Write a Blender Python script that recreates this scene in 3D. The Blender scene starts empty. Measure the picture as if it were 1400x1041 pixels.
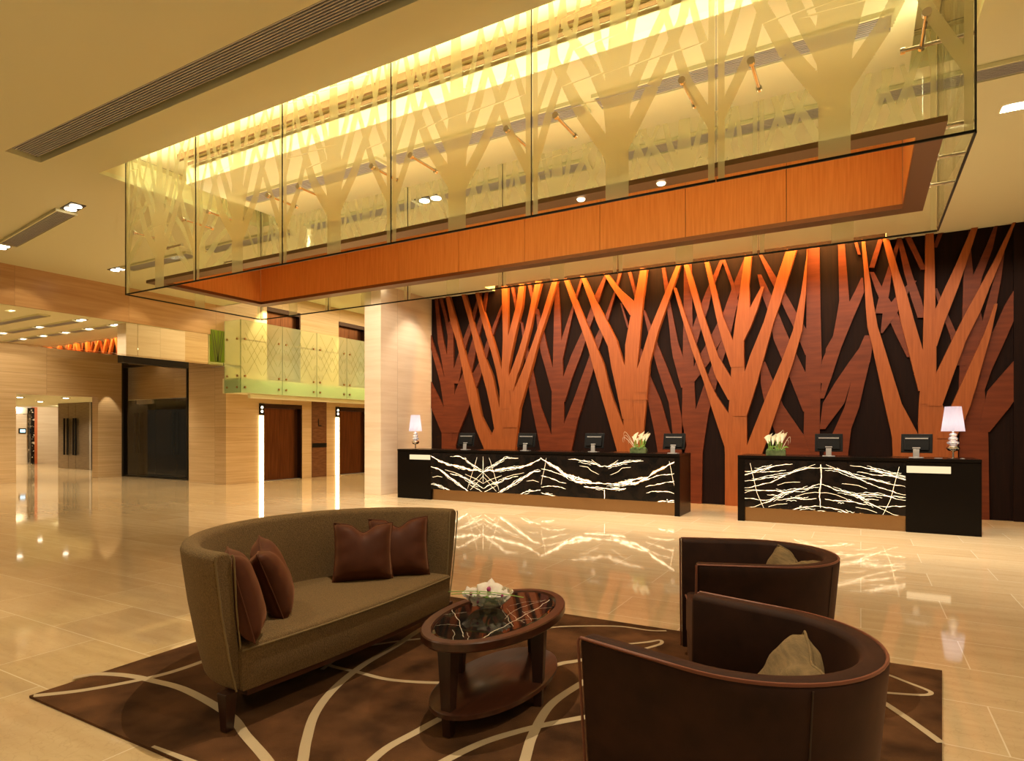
import bpy, math, random
from mathutils import Vector, Matrix, Euler
D = bpy.data
COL = bpy.context.scene.collection
PI = math.pi
# ------------------------------------------------------------------ camera model
FPX, HOR, YAW, CH = 845.0, 589.5, math.radians(29.44), 1.5
CY, SY = math.cos(YAW), math.sin(YAW)
def ray(u, v):
    a = (u - 700.0) / FPX
    return Vector((CY * a - SY, SY * a + CY, (HOR - v) / FPX))
def PZ(u, v, z=0.0):
    r = ray(u, v); t = (z - CH) / r.z
    return Vector((r.x * t, r.y * t, z))
def PY(u, v, y):
    r = ray(u, v); t = y / r.y
    return Vector((r.x * t, y, CH + r.z * t))
def PX(u, v, x):
    r = ray(u, v); t = x / r.x
    return Vector((x, r.y * t, CH + r.z * t))

# ------------------------------------------------------------------ mesh builder
class MB:
    def __init__(s):
        s.v = []; s.f = []; s.m = []
    def add(s, vs, fs, mi=0):
        o = len(s.v)
        s.v += [tuple(p) for p in vs]
        for f in fs:
            s.f.append(tuple(i + o for i in f)); s.m.append(mi)
        return s
    def box(s, x0, x1, y0, y1, z0, z1, mi=0, M=None):
        vs = [Vector((x, y, z)) for x in (x0, x1) for y in (y0, y1) for z in (z0, z1)]
        if M is not None: vs = [M @ p for p in vs]
        return s.add(vs, [(0, 1, 3, 2), (4, 6, 7, 5), (0, 4, 5, 1), (2, 3, 7, 6), (0, 2, 6, 4), (1, 5, 7, 3)], mi)
    def loft(s, rings, closed=True, cap=True, mi=0):
        n = len(rings[0]); vs = [p for r in rings for p in r]; fs = []
        for i in range(len(rings) - 1):
            for j in range(n if closed else n - 1):
                k = (j + 1) % n
                fs.append((i * n + j, i * n + k, (i + 1) * n + k, (i + 1) * n + j))
        if cap:
            fs.append(tuple(range(n - 1, -1, -1))); b = (len(rings) - 1) * n
            fs.append(tuple(b + i for i in range(n)))
        return s.add(vs, fs, mi)
    def tube(s, pts, r, seg=8, mi=0, cap=True):
        pts = [Vector(p) for p in pts]; rings = []
        rr = r if isinstance(r, (list, tuple)) else [r] * len(pts)
        up = Vector((0, 0, 1)); prev = None
        for i, p in enumerate(pts):
            t = (pts[min(i + 1, len(pts) - 1)] - pts[max(i - 1, 0)]).normalized()
            if prev is None:
                a = t.cross(up)
                if a.length < 1e-3: a = t.cross(Vector((1, 0, 0)))
                a.normalize()
            else:
                a = (prev - t * prev.dot(t)).normalized()
            prev = a; b = t.cross(a)
            rings.append([p + (a * math.cos(q) + b * math.sin(q)) * rr[i] for q in [2 * PI * k / seg for k in range(seg)]])
        return s.loft(rings, True, cap, mi)
    def lathe(s, prof, seg=24, c=(0, 0, 0), mi=0, cap=True):
        c = Vector(c)
        rings = [[c + Vector((r * math.cos(2 * PI * k / seg), r * math.sin(2 * PI * k / seg), z)) for k in range(seg)] for r, z in prof]
        return s.loft(rings, True, cap, mi)
    def prism(s, poly, off, mi=0):
        """extrude a 3D polygon by vector off"""
        off = Vector(off); n = len(poly); a = [Vector(p) for p in poly]; b = [p + off for p in a]
        fs = [tuple(range(n)), tuple(range(2 * n - 1, n - 1, -1))]
        fs += [(i, n + i, n + (i + 1) % n, (i + 1) % n) for i in range(n)]
        return s.add(a + b, fs, mi)
    def sphere(s, c, r, seg=16, rings=10, mi=0, sc=(1, 1, 1)):
        c = Vector(c); rg = []
        for i in range(rings + 1):
            a = -PI / 2 + PI * i / rings
            rg.append([c + Vector((r * sc[0] * max(math.cos(a), 1e-3) * math.cos(2 * PI * k / seg), r * sc[1] * max(math.cos(a), 1e-3) * math.sin(2 * PI * k / seg), r * sc[2] * math.sin(a))) for k in range(seg)])
        return s.loft(rg, True, True, mi)
    def build(s, name, mats, parent=None, smooth=None, bevel=0, loc=None, fix=True):
        me = D.meshes.new(name); me.from_pydata(s.v, [], s.f)
        for m in (mats if isinstance(mats, (list, tuple)) else [mats]): me.materials.append(m)
        for p, i in zip(me.polygons, s.m): p.material_index = i
        if fix:
            import bmesh
            b = bmesh.new(); b.from_mesh(me); bmesh.ops.recalc_face_normals(b, faces=b.faces); b.to_mesh(me); b.free()
        if smooth is not None:
            me.shade_smooth(); me.set_sharp_from_angle(angle=math.radians(smooth))
        o = D.objects.new(name, me); COL.objects.link(o)
        if parent: o.parent = parent
        if loc is not None: o.location = loc
        if bevel:
            md = o.modifiers.new('Bevel', 'BEVEL'); md.width = bevel; md.segments = 2; md.limit_method = 'ANGLE'; md.angle_limit = math.radians(40)
        return o
def empty(name, loc=(0, 0, 0), rz=0.0):
    o = D.objects.new(name, None); COL.objects.link(o); o.location = loc; o.rotation_euler = (0, 0, rz); o.empty_display_size = .1
    return o
def tag(o, label=None, cat=None, group=None, kind=None):
    if label: o['label'] = label
    if cat: o['category'] = cat
    if group: o['group'] = group
    if kind: o['kind'] = kind
    return o
def struct(o, label=None):
    o['kind'] = 'structure'
    if label: o['label'] = label
    return o
def copy_tree(o, parent=None):
    c = o.copy(); COL.objects.link(c)
    if parent: c.parent = parent
    for ch in list(o.children): copy_tree(ch, c)
    return c

# ------------------------------------------------------------------ materials
def nodes(name):
    m = D.materials.new(name); m.use_nodes = True; t = m.node_tree; t.nodes.clear()
    return m, t.nodes, t.links
def N(ns, typ, **kw):
    n = ns.new(typ)
    for k, v in kw.items():
        if k.startswith('i_'):
            key = k[2:]
            n.inputs[int(key) if key.isdigit() else key.replace('_', ' ')].default_value = v
        else: setattr(n, k, v)
    return n
def rgba(c): return (c[0], c[1], c[2], 1.0)
def S(r, g, b):
    f = lambda x: (x / 255 / 12.92) if x / 255 <= .04045 else ((x / 255 + .055) / 1.055) ** 2.4
    return (f(r), f(g), f(b))
def pbr(name, col, rough=.5, metal=0.0, spec=.5, col2=None, scale=8.0, stretch=(1, 1, 1), detail=4.0, lo=.35, hi=.65, bump=0.0, bscale=None, bstretch=None, coat=0.0, sheen=0.0, sheencol=None, emit=None, estr=0.0, coords='Object'):
    m, ns, ls = nodes(name)
    out = N(ns, 'ShaderNodeOutputMaterial'); b = N(ns, 'ShaderNodeBsdfPrincipled')
    ls.new(b.outputs[0], out.inputs[0])
    b.inputs['Base Color'].default_value = rgba(col); b.inputs['Roughness'].default_value = rough
    b.inputs['Metallic'].default_value = metal; b.inputs['Specular IOR Level'].default_value = spec
    b.inputs['Coat Weight'].default_value = coat; b.inputs['Coat Roughness'].default_value = .08
    b.inputs['Sheen Weight'].default_value = sheen
    if sheencol: b.inputs['Sheen Tint'].default_value = rgba(sheencol)
    if emit:
        b.inputs['Emission Color'].default_value = rgba(emit); b.inputs['Emission Strength'].default_value = estr
    tc = N(ns, 'ShaderNodeTexCoord')
    if col2:
        mp = N(ns, 'ShaderNodeMapping'); mp.inputs['Scale'].default_value = stretch
        nz = N(ns, 'ShaderNodeTexNoise', i_Scale=scale, i_Detail=detail)
        rp = N(ns, 'ShaderNodeValToRGB'); rp.color_ramp.elements[0].position = lo; rp.color_ramp.elements[1].position = hi
        rp.color_ramp.elements[0].color = rgba(col); rp.color_ramp.elements[1].color = rgba(col2)
        ls.new(tc.outputs[coords], mp.inputs[0]); ls.new(mp.outputs[0], nz.inputs[0]); ls.new(nz.outputs[0], rp.inputs[0]); ls.new(rp.outputs[0], b.inputs['Base Color'])
    if bump:
        mp2 = N(ns, 'ShaderNodeMapping'); mp2.inputs['Scale'].default_value = bstretch or stretch
        nz2 = N(ns, 'ShaderNodeTexNoise', i_Scale=bscale or scale, i_Detail=3.0)
        bp = N(ns, 'ShaderNodeBump', i_Strength=bump, i_Distance=.01)
        ls.new(tc.outputs[coords], mp2.inputs[0]); ls.new(mp2.outputs[0], nz2.inputs[0]); ls.new(nz2.outputs[0], bp.inputs['Height']); ls.new(bp.outputs[0], b.inputs['Normal'])
    return m
def emis(name, col, st):
    m, ns, ls = nodes(name); o = N(ns, 'ShaderNodeOutputMaterial'); e = N(ns, 'ShaderNodeEmission')
    e.inputs[0].default_value = rgba(col); e.inputs[1].default_value = st; ls.new(e.outputs[0], o.inputs[0]); return m
def tiled(name, c1, c2, line, w, h, mort, rough, streak=(.5, .5, 9), scale=1.6, floor=False, veins=None, offset=.5, spec=.5, wave=0.0):
    """stone cladding: horizontal streaks plus fine joints; wall coords are (x+y, z), floor coords (x, y)"""
    m, ns, ls = nodes(name); out = N(ns, 'ShaderNodeOutputMaterial'); b = N(ns, 'ShaderNodeBsdfPrincipled'); ls.new(b.outputs[0], out.inputs[0])
    b.inputs['Roughness'].default_value = rough; b.inputs['Specular IOR Level'].default_value = spec
    tc = N(ns, 'ShaderNodeTexCoord'); sp = N(ns, 'ShaderNodeSeparateXYZ'); cb = N(ns, 'ShaderNodeCombineXYZ')
    ls.new(tc.outputs['Object'], sp.inputs[0])
    if floor:
        ls.new(sp.outputs[0], cb.inputs[0]); ls.new(sp.outputs[1], cb.inputs[1])
    else:
        ad = N(ns, 'ShaderNodeMath', operation='ADD'); ls.new(sp.outputs[0], ad.inputs[0]); ls.new(sp.outputs[1], ad.inputs[1])
        ls.new(ad.outputs[0], cb.inputs[0]); ls.new(sp.outputs[2], cb.inputs[1])
    br = N(ns, 'ShaderNodeTexBrick', offset=offset, i_Scale=1.0, i_Mortar_Size=mort, i_Mortar_Smooth=.2)
    br.inputs['Color1'].default_value = (.38, .38, .38, 1); br.inputs['Color2'].default_value = (.62, .62, .62, 1); br.inputs['Mortar'].default_value = (.5, .5, .5, 1)
    br.inputs['Brick Width'].default_value = w; br.inputs['Row Height'].default_value = h
    ls.new(cb.outputs[0], br.inputs[0])
    mp = N(ns, 'ShaderNodeMapping'); mp.inputs['Scale'].default_value = streak
    # shift the pattern per slab so that neighbouring slabs differ
    sh = N(ns, 'ShaderNodeVectorMath', operation='ADD'); ls.new(cb.outputs[0], mp.inputs[0]); ls.new(mp.outputs[0], sh.inputs[0])
    mu = N(ns, 'ShaderNodeVectorMath', operation='SCALE'); mu.inputs['Scale'].default_value = 17.0; ls.new(br.outputs['Color'], mu.inputs[0]); ls.new(mu.outputs[0], sh.inputs[1])
    nz = N(ns, 'ShaderNodeTexNoise', i_Scale=scale, i_Detail=6.0, i_Roughness=.6, i_Distortion=wave); ls.new(sh.outputs[0], nz.inputs[0])
    rp = N(ns, 'ShaderNodeValToRGB'); e = rp.color_ramp.elements; e[0].position = .3; e[1].position = .7; e[0].color = rgba(c1); e[1].color = rgba(c2)
    ls.new(nz.outputs[0], rp.inputs[0])
    tn = N(ns, 'ShaderNodeMix', data_type='RGBA', blend_type='SOFT_LIGHT'); tn.inputs[0].default_value = .5
    ls.new(rp.outputs[0], tn.inputs[6]); ls.new(br.outputs['Color'], tn.inputs[7])
    last = tn.outputs[2]
    if veins:
        vo = N(ns, 'ShaderNodeTexVoronoi', feature='DISTANCE_TO_EDGE', i_Scale=veins[1])
        n2 = N(ns, 'ShaderNodeTexNoise', i_Scale=7.0); mxv = N(ns, 'ShaderNodeVectorMath', operation='SCALE'); mxv.inputs['Scale'].default_value = .35
        adv = N(ns, 'ShaderNodeVectorMath', operation='ADD'); ls.new(cb.outputs[0], n2.inputs[0]); ls.new(n2.outputs['Color'], mxv.inputs[0]); ls.new(cb.outputs[0], adv.inputs[0]); ls.new(mxv.outputs[0], adv.inputs[1])
        ls.new(adv.outputs[0], vo.inputs[0])
        r2 = N(ns, 'ShaderNodeValToRGB'); r2.color_ramp.elements[0].position = 0.0; r2.color_ramp.elements[1].position = .035; r2.color_ramp.elements[0].color = (1, 1, 1, 1); r2.color_ramp.elements[1].color = (0, 0, 0, 1)
        ls.new(vo.outputs[0], r2.inputs[0])
        sc = N(ns, 'ShaderNodeMath', operation='MULTIPLY'); sc.inputs[1].default_value = veins[2]; ls.new(r2.outputs[0], sc.inputs[0])
        mv = N(ns, 'ShaderNodeMix', data_type='RGBA'); ls.new(sc.outputs[0], mv.inputs[0]); ls.new(last, mv.inputs[6]); mv.inputs[7].default_value = rgba(veins[0]); last = mv.outputs[2]
    ml = N(ns, 'ShaderNodeMix', data_type='RGBA'); ls.new(br.outputs['Fac'], ml.inputs[0]); ls.new(last, ml.inputs[6]); ml.inputs[7].default_value = rgba(line)
    ls.new(ml.outputs[2], b.inputs['Base Color'])
    return m
def wood(name, c1, c2, rough=.35, axis='z', scale=3.0, str_=14.0, coat=.2, seams=None):
    st = {'z': (str_, str_, .7), 'x': (.7, str_, str_), 'y': (str_, .7, str_)}[axis]
    return pbr(name, c1, rough, col2=c2, scale=scale, stretch=st, detail=6, lo=.3, hi=.7, coat=coat, bump=.05, bscale=scale * 2)
def glassmat(name, tint, refl=.9, power=5.0, f0=.03):
    m, ns, ls = nodes(name); o = N(ns, 'ShaderNodeOutputMaterial'); mx = N(ns, 'ShaderNodeMixShader'); t = N(ns, 'ShaderNodeBsdfTransparent'); g = N(ns, 'ShaderNodeBsdfGlossy', i_Roughness=0.0)
    lw = N(ns, 'ShaderNodeLayerWeight', i_Blend=.5); pw = N(ns, 'ShaderNodeMath', operation='POWER'); pw.inputs[1].default_value = power; ls.new(lw.outputs['Facing'], pw.inputs[0]); fr = N(ns, 'ShaderNodeMath', operation='MULTIPLY_ADD'); fr.inputs[1].default_value = .96; fr.inputs[2].default_value = f0; ls.new(pw.outputs[0], fr.inputs[0]); mu = N(ns, 'ShaderNodeMath', operation='MULTIPLY'); mu.inputs[1].default_value = refl
    t.inputs[0].default_value = rgba(tint); ls.new(fr.outputs[0], mu.inputs[0]); ls.new(mu.outputs[0], mx.inputs[0]); ls.new(t.outputs[0], mx.inputs[1]); ls.new(g.outputs[0], mx.inputs[2]); ls.new(mx.outputs[0], o.inputs[0]); return m
def frosted(name, col, clear=.3, tcol=(1, 1, 1)):
    m, ns, ls = nodes(name); o = N(ns, 'ShaderNodeOutputMaterial'); mx = N(ns, 'ShaderNodeMixShader'); m2 = N(ns, 'ShaderNodeMixShader')
    t = N(ns, 'ShaderNodeBsdfTransparent'); d = N(ns, 'ShaderNodeBsdfDiffuse'); r = N(ns, 'ShaderNodeBsdfTranslucent')
    t.inputs[0].default_value = rgba(tcol); d.inputs[0].default_value = rgba(col); r.inputs[0].default_value = rgba(col)
    m2.inputs[0].default_value = .5; ls.new(d.outputs[0], m2.inputs[1]); ls.new(r.outputs[0], m2.inputs[2])
    mx.inputs[0].default_value = clear; ls.new(m2.outputs[0], mx.inputs[1]); ls.new(t.outputs[0], mx.inputs[2]); ls.new(mx.outputs[0], o.inputs[0]); return m

M = {}
M['ceiling'] = pbr('ceiling_paint', (.80, .80, .57), .7, spec=.2)
M['cove'] = pbr('cove_paint', (.80, .74, .50), .7, spec=.2)
M['floor'] = tiled('polished_floor', (.58, .42, .23), (.67, .51, .30), (.78, .66, .46), 1.2, .6, .004, .045, streak=(.7, 5, 1), scale=1.8, floor=True, veins=((.36, .25, .12), 9.0, .22), spec=.6)
M['trav'] = tiled('travertine', (.50, .34, .17), (.66, .49, .29), (.32, .22, .12), 2.4, 1.6, .004, .3, streak=(.22, 9, 1), scale=2.6, offset=.0, wave=.3)
M['trav_light'] = tiled('pale_travertine', (.66, .53, .39), (.76, .65, .51), (.45, .36, .26), 1.9, 6.0, .005, .3, streak=(.35, 6, 1), scale=1.7, offset=.0, wave=.4)
M['trav_band'] = tiled('honey_travertine', (.46, .26, .11), (.62, .40, .21), (.36, .22, .11), 2.3, 4.0, .004, .3, streak=(.35, 6, 1), scale=1.5, offset=.0, wave=.5)
M['mirror'] = pbr('mirror', (.80, .78, .68), .015, metal=1.0)
M['black'] = pbr('black_lacquer', (.005, .0035, .0025), .22, spec=.10)
M['blackmetal'] = pbr('black_metal', (.012, .011, .010), .35, metal=.6)
M['darkglass'] = pbr('dark_glass', (.010, .008, .006), .04, spec=.8)
M['bronze'] = pbr('bronze', (.34, .20, .10), .32, metal=1.0, col2=(.40, .25, .13), scale=30, stretch=(1, 30, 30))
M['darkbronze'] = pbr('dark_bronze', (.10, .062, .04), .35, metal=1.0)
M['fascia'] = wood('fascia_wood', (.78, .33, .075), (.90, .44, .12), .32, 'z', 4.0, 16, coat=.3)
M['seam'] = pbr('dark_seam', (.03, .012, .006), .6)
M['tree_front'] = wood('cherry_veneer', (.245, .062, .014), (.32, .088, .021), .5, 'z', 3.0, 10, coat=.0)
M['tree_back'] = wood('mahogany_veneer', (.095, .018, .005), (.155, .032, .009), .5, 'x', 2.5, 5, coat=.0)
M['mural_bg'] = wood('wenge_veneer', (.0065, .002, .001), (.013, .0036, .0016), .7, 'z', 3.0, 12, coat=.0)
for k_ in ('tree_front', 'tree_back'): M[k_].node_tree.nodes['Principled BSDF'].inputs['Specular IOR Level'].default_value = .22
M['mural_bg'].node_tree.nodes['Principled BSDF'].inputs['Specular IOR Level'].default_value = .12
M['chrome'] = pbr('chrome', (.80, .78, .76), .08, metal=1.0)
M['brass'] = pbr('satin_brass', (.58, .52, .42), .2, metal=1.0)
M['plastic'] = pbr('black_plastic', (.004, .004, .004), .35, spec=.2)
M['silver'] = pbr('silver_plastic', (.42, .40, .38), .3, metal=.6)
M['grille'] = pbr('vent_grille', (.50, .50, .55), .5)
M['grilledark'] = pbr('vent_dark', (.012, .012, .013), .7)
M['lamp_on'] = emis('lamp_on', (1, .88, .68), 8)
M['strip'] = emis('light_strip', (1, .80, .42), 7)
M['plaque'] = emis('lit_plaque', (1, .76, .44), .75)
M['vein'] = emis('lit_vein', (1.0, .80, .50), 3.0)
M['halo'] = emis('vein_glow', (1.0, .42, .07), .5)  # glow along the vein edges, painted as wider dim emissive ribbons
M['black_marble'] = pbr('black_marble', (.004, .0035, .003), .08, col2=(.012, .008, .006), scale=5, spec=.2)
M['glass'] = glassmat('clear_glass', (.985, .992, .962))
M['glass_green'] = frosted('green_glass', (.88, .93, .74), .70, (.92, .97, .82))
M['glass_edge'] = pbr('glass_edge', (.008, .010, .006), .4, spec=.2)
M['etched'] = frosted('etched_glass', (.93, .94, .66), .36, (.97, .98, .86))
M['etched_back'] = frosted('etched_glass_far', (.93, .94, .66), .58, (.97, .98, .86))
M['frost_green'] = frosted('frosted_green', (.66, .82, .62), .25, (.80, .94, .74))
M['line_green'] = pbr('etched_line', (.13, .15, .03), .6)
M['green_bright'] = frosted('reflected_lime', (.45, .62, .10), .35, (.7, .85, .3))
M['table_marble'] = pbr('table_marble', (.008, .007, .006), .04, col2=(.02, .014, .010), scale=6, spec=.25)
M['bowl'] = glassmat('bowl_glass', (.95, .97, .95), 1.0, 2.2, .08)
M['bay_glass'] = glassmat('bay_glass', (.93, .92, .88), 1.0)
M['traytrim'] = pbr('tray_trim', (.24, .135, .07), .38, metal=.9)
M['mirror_dark'] = pbr('mirror_dark', (.62, .56, .46), .03, metal=1.0)
M['railpaint'] = pbr('rail_paint', (.22, .13, .06), .7, spec=.1)

def bowlmat():
    m, ns, ls = nodes('bowl_glass_frost'); o = N(ns, 'ShaderNodeOutputMaterial'); mx = N(ns, 'ShaderNodeMixShader'); m2 = N(ns, 'ShaderNodeMixShader')
    t = N(ns, 'ShaderNodeBsdfTransparent'); d = N(ns, 'ShaderNodeBsdfDiffuse'); g = N(ns, 'ShaderNodeBsdfGlossy', i_Roughness=.03)
    t.inputs[0].default_value = (.95, .97, .93, 1); d.inputs[0].default_value = (.80, .85, .70, 1)
    lw = N(ns, 'ShaderNodeLayerWeight', i_Blend=.45); ls.new(lw.outputs['Facing'], m2.inputs[0]); ls.new(t.outputs[0], m2.inputs[1]); ls.new(g.outputs[0], m2.inputs[2])
    mx.inputs[0].default_value = .16; ls.new(m2.outputs[0], mx.inputs[1]); ls.new(d.outputs[0], mx.inputs[2]); ls.new(mx.outputs[0], o.inputs[0]); return m
M['bowl'] = bowlmat()
def cells(a0, a1, b0, b1, holes):
    xs = sorted({a0, a1, *[max(a0, min(a1, h[i])) for h in holes for i in (0, 1)]})
    ys = sorted({b0, b1, *[max(b0, min(b1, h[i])) for h in holes for i in (2, 3)]})
    for i in range(len(xs) - 1):
        for j in range(len(ys) - 1):
            cx, cy = (xs[i] + xs[i + 1]) / 2, (ys[j] + ys[j + 1]) / 2
            if any(h[0] < cx < h[1] and h[2] < cy < h[3] for h in holes): continue
            yield xs[i], xs[i + 1], ys[j], ys[j + 1]
def wall_x(name, x0, x1, y0, y1, z0, z1, mat, holes=()):
    b = MB()
    for c in cells(y0, y1, z0, z1, holes): b.box(x0, x1, *c)
    return struct(b.build(name, mat))
def wall_y(name, x0, x1, y0, y1, z0, z1, mat, holes=()):
    b = MB()
    for a0, a1, b0, b1 in cells(x0, x1, z0, z1, holes): b.box(a0, a1, y0, y1, b0, b1)
    return struct(b.build(name, mat))

ZC = CH + 3.44           # main ceiling height
XL = -15.3               # face of the bulkhead on the left
YM = 13.0                # feature wall behind the reception
# floor
struct(MB().box(-40, 9, -5, 24, -.1, 0).build('floor', M['floor']))
# slot round the hanging glass (front and both ends), long vent, wash slot, feature wall slot
SLOT = [(-8.86, .86, 4.47, 5.28), (-8.86, -8.2, 5.28, 7.0), (.40, .86, 5.28, 7.0)]
LV = (-9.16, 6.0, 3.55, 3.93)
CANY = 8.34; CANX = [-9.4 + 1.55 * i for i in range(8)]; WASH = [(x - .14, x + .14, CANY - .1, CANY + .08) for x in CANX]
MCX0, MCX1 = PY(664, 392, 12.6).x, PY(1212, 330, 12.6).x
MC = (MCX0, MCX1, 12.55, 13.2)
b = MB()
for c in cells(XL - .2, 9, -5, 13.2, SLOT + WASH + [LV, MC, (XL - .3, -10.3, 10.9, 13.3)]):
    b.box(c[0], c[1], c[2], min(c[3], YM + .03), ZC, ZC + .06)
struct(b.build('ceiling', M['ceiling']))
# inside of the slots
b = MB(); T = ZC + .32
def slotbox(b, x0, x1, y0, y1, z0, z1, sides='xXyYt', t=.03):
    if 'x' in sides: b.box(x0 - t, x0, y0 - t, y1 + t, z0, z1)
    if 'X' in sides: b.box(x1, x1 + t, y0 - t, y1 + t, z0, z1)
    if 'y' in sides: b.box(x0, x1, y0 - t, y0, z0, z1)
    if 'Y' in sides: b.box(x0, x1, y1, y1 + t, z0, z1)
    if 't' in sides: b.box(x0 - t, x1 + t, y0 - t, y1 + t, z1, z1 + t)
b.box(-8.89, .89, 4.44, 4.47, ZC + .06, T); b.box(-8.89, -8.86, 4.47, 7.03, ZC + .06, T); b.box(.86, .89, 4.47, 7.03, ZC + .06, T)
b.box(-8.2, .40, 5.28, 5.31, ZC + .06, T); b.box(-8.2, -8.17, 5.31, 7.03, ZC + .06, T); b.box(.37, .40, 5.31, 7.03, ZC + .06, T)
b.box(-8.86, -8.2, 7.0, 7.03, ZC + .06, T); b.box(.40, .86, 7.0, 7.03, ZC + .06, T)
b.box(-8.89, .89, 4.44, 5.31, T, T + .03); b.box(-8.89, -8.17, 5.31, 7.03, T, T + .03); b.box(.37, .89, 5.31, 7.03, T, T + .03)
struct(b.build('trim_cove', M['cove']))
b = MB()
for q in WASH: slotbox(b, *q, ZC + .06, ZC + .16)
struct(b.build('trim_can_recess', M['grilledark']))
b = MB(); slotbox(b, MC[0], MC[1], MC[2], YM + .0, ZC + .06, ZC + .5, 'xXyt'); struct(b.build('trim_feature_slot', M['ceiling']))
b = MB(); slotbox(b, *LV, ZC + .06, ZC + .16); struct(b.build('trim_vent_recess', M['ceiling']))

# feature wall backing sits on wall_back
struct(MB().box(-10.0, 9, YM + .04, YM + .3, 0, 6).build('wall_back', M['mural_bg']))
# return wall left of the feature wall (end face and side face)
wall_x('wall_return', -10.27, -9.77, 11.07, YM + .04, 0, ZC + .06, M['trav_light'])
# bulkhead on the left: honey travertine on top, mirror band below
zm = PX(100, 430, XL).z
zmir_top, zmir_bot = PX(0, 415, XL).z, PX(167, 484.5, XL).z
ZB = zmir_bot
wall_x('wall_left', XL - .30, XL, -5, PX(307, 440, XL).y, zmir_top, ZC + .06, M['trav_band'])
YB1 = PX(307, 440, XL).y
struct(MB().box(XL - .30, XL - .012, -5, YB1, ZB, zmir_top).build('wall_bulkhead', M['trav_band']))
m = empty('mirror_band', (XL, 3, ZB)); tag(m, 'long horizontal mirror band set under the honey stone of the left bulkhead', 'mirror')
b = MB()
ys = [-5, PX(40, 440, XL).y - 2.2, PX(188, 440, XL).y, YB1]
for i in range(3):
    p = MB().box(-.012, .004, ys[i] + .004 - 3, ys[i + 1] - .004 - 3, .004, zmir_top - ZB - .006).build('mirror_panel', M['mirror'], m, bevel=.002)
# mirrored underside of the bulkhead
struct(MB().box(-17.2, XL - .001, -5, 11.04, ZB - .03, ZB).build('ceiling_bulkhead', M['mirror_dark']))
# black header under the bulkhead in front of the glazed bay
struct(MB().box(XL - .22, XL + .004, PX(168, 490, XL).y, PX(258, 500, XL).y, ZB - .19, ZB - .031).build('trim_header', M['blackmetal']))
# wing under the bulkhead
ZW = 3.92
struct(MB().box(-21.6, XL - .3, -5, 11.9, ZW, ZW + .06).build('ceiling_wing', M['ceiling']))
YD = 11.5                                     # wall facing us with the dark glazed bay
XA, XB = PY(168, 600, YD).x, PY(258, 600, YD).x
XP = PY(309, 600, 11.05).x                     # outer corner of the pier
XPL = PY(258, 600, 11.05).x
wall_y('wall_pier', XPL, XP, 11.05, 11.75, 0, ZB - .035, M['trav'])
wall_y('wall_pier_return', XB, XPL, 11.5, 11.75, 0, ZW, M['trav'])
wall_y('wall_bay', XA, XPL, 11.5, 11.75, ZW - .02, ZW + .5, M['trav'])
# recess behind the dark frame: stone lintel above black doors
wall_y('wall_recess', XA - .8, XB - .02, 11.86, 11.96, PY(200, 546, 11.86).z, 4.4, M['trav'])
struct(MB().box(XA - .8, XB, 11.5, 11.96, 3.96, 4.02).build('ceiling_recess', M['ceiling']))
# cross wall with the opening into the corridor
XC = XA
yl, yr0, yr1 = PX(22, 600, XC).y, PX(134, 600, XC).y, 11.75
zo = PX(134, 543, XC).z
wall_x('wall_cross', XC - .35, XC, -5, 11.55, 0, ZW + .06, M['trav'], [(yl, yr0, -1, zo)])
struct(MB().box(-36, XC - .35, 4, 16, zo + .02, zo + .08).build('ceiling_corridor', M['ceiling']))
XE = -33.0
wall_x('wall_end', XE - .2, XE, 8, 18, 0, 3.0, M['trav_light'])
# lift lobby
XW = -15.4
L1a, L1b = PX(361, 600, XW).y, PX(413, 600, XW).y
L2a, L2b = PX(464, 600, XW).y, PX(464, 600, XW).y + (L1b - L1a)
P0, P1 = PX(426, 600, XW).y, PX(446, 600, XW).y
ZD = PX(385, 553, XW).z
ZF = 2.95
U1a, U1b, U2a = PX(365, 430, XW).y, PX(411, 430, XW).y, PX(463, 440, XW).y
U2b = U2a + (U1b - U1a)
ZU = PX(365, 419, XW).z
wall_x('wall_lift', XW - .3, XW, 11.6, 21, 0, 6.0, M['trav'], [(L1a, L1b, -1, ZD), (L2a, L2b, -1, ZD), (U1a, U1b, ZF, ZU), (U2a, U2b, ZF, ZU)])
struct(MB().box(XW - .3, -10.0, 10.88, 21, 5.65, 5.72).build('ceiling_lift', M['ceiling']))
wall_y('wall_soffit', XW - .3, -10.0, 10.86, 10.92, ZC, 5.72, M['ceiling'])
wall_y('wall_lobby_end', XW - .3, -9, 20.6, 20.8, 0, 5.7, M['trav'])
wall_x('wall_lobby_right', -10.1, -9.9, 13, 21, 0, 5.7, M['trav'])
wall_x('wall_lift_upper', XW - .3, XW, YB1, 11.6, ZB + .03, 6.0, M['trav'])
# balcony slab
XBAL = -14.6
yb0 = PX(329, 530, XBAL).y
ZS = PX(330, 537, XBAL).z
struct(MB().box(XW, XBAL - .05, yb0 + .03, 20.6, ZS, ZS + .12).box(XW, XBAL - .08, yb0 + .03, 20.6, ZS + .12, ZF).build('slab', M['ceiling']))
bpy.context.view_layer.update()
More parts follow.
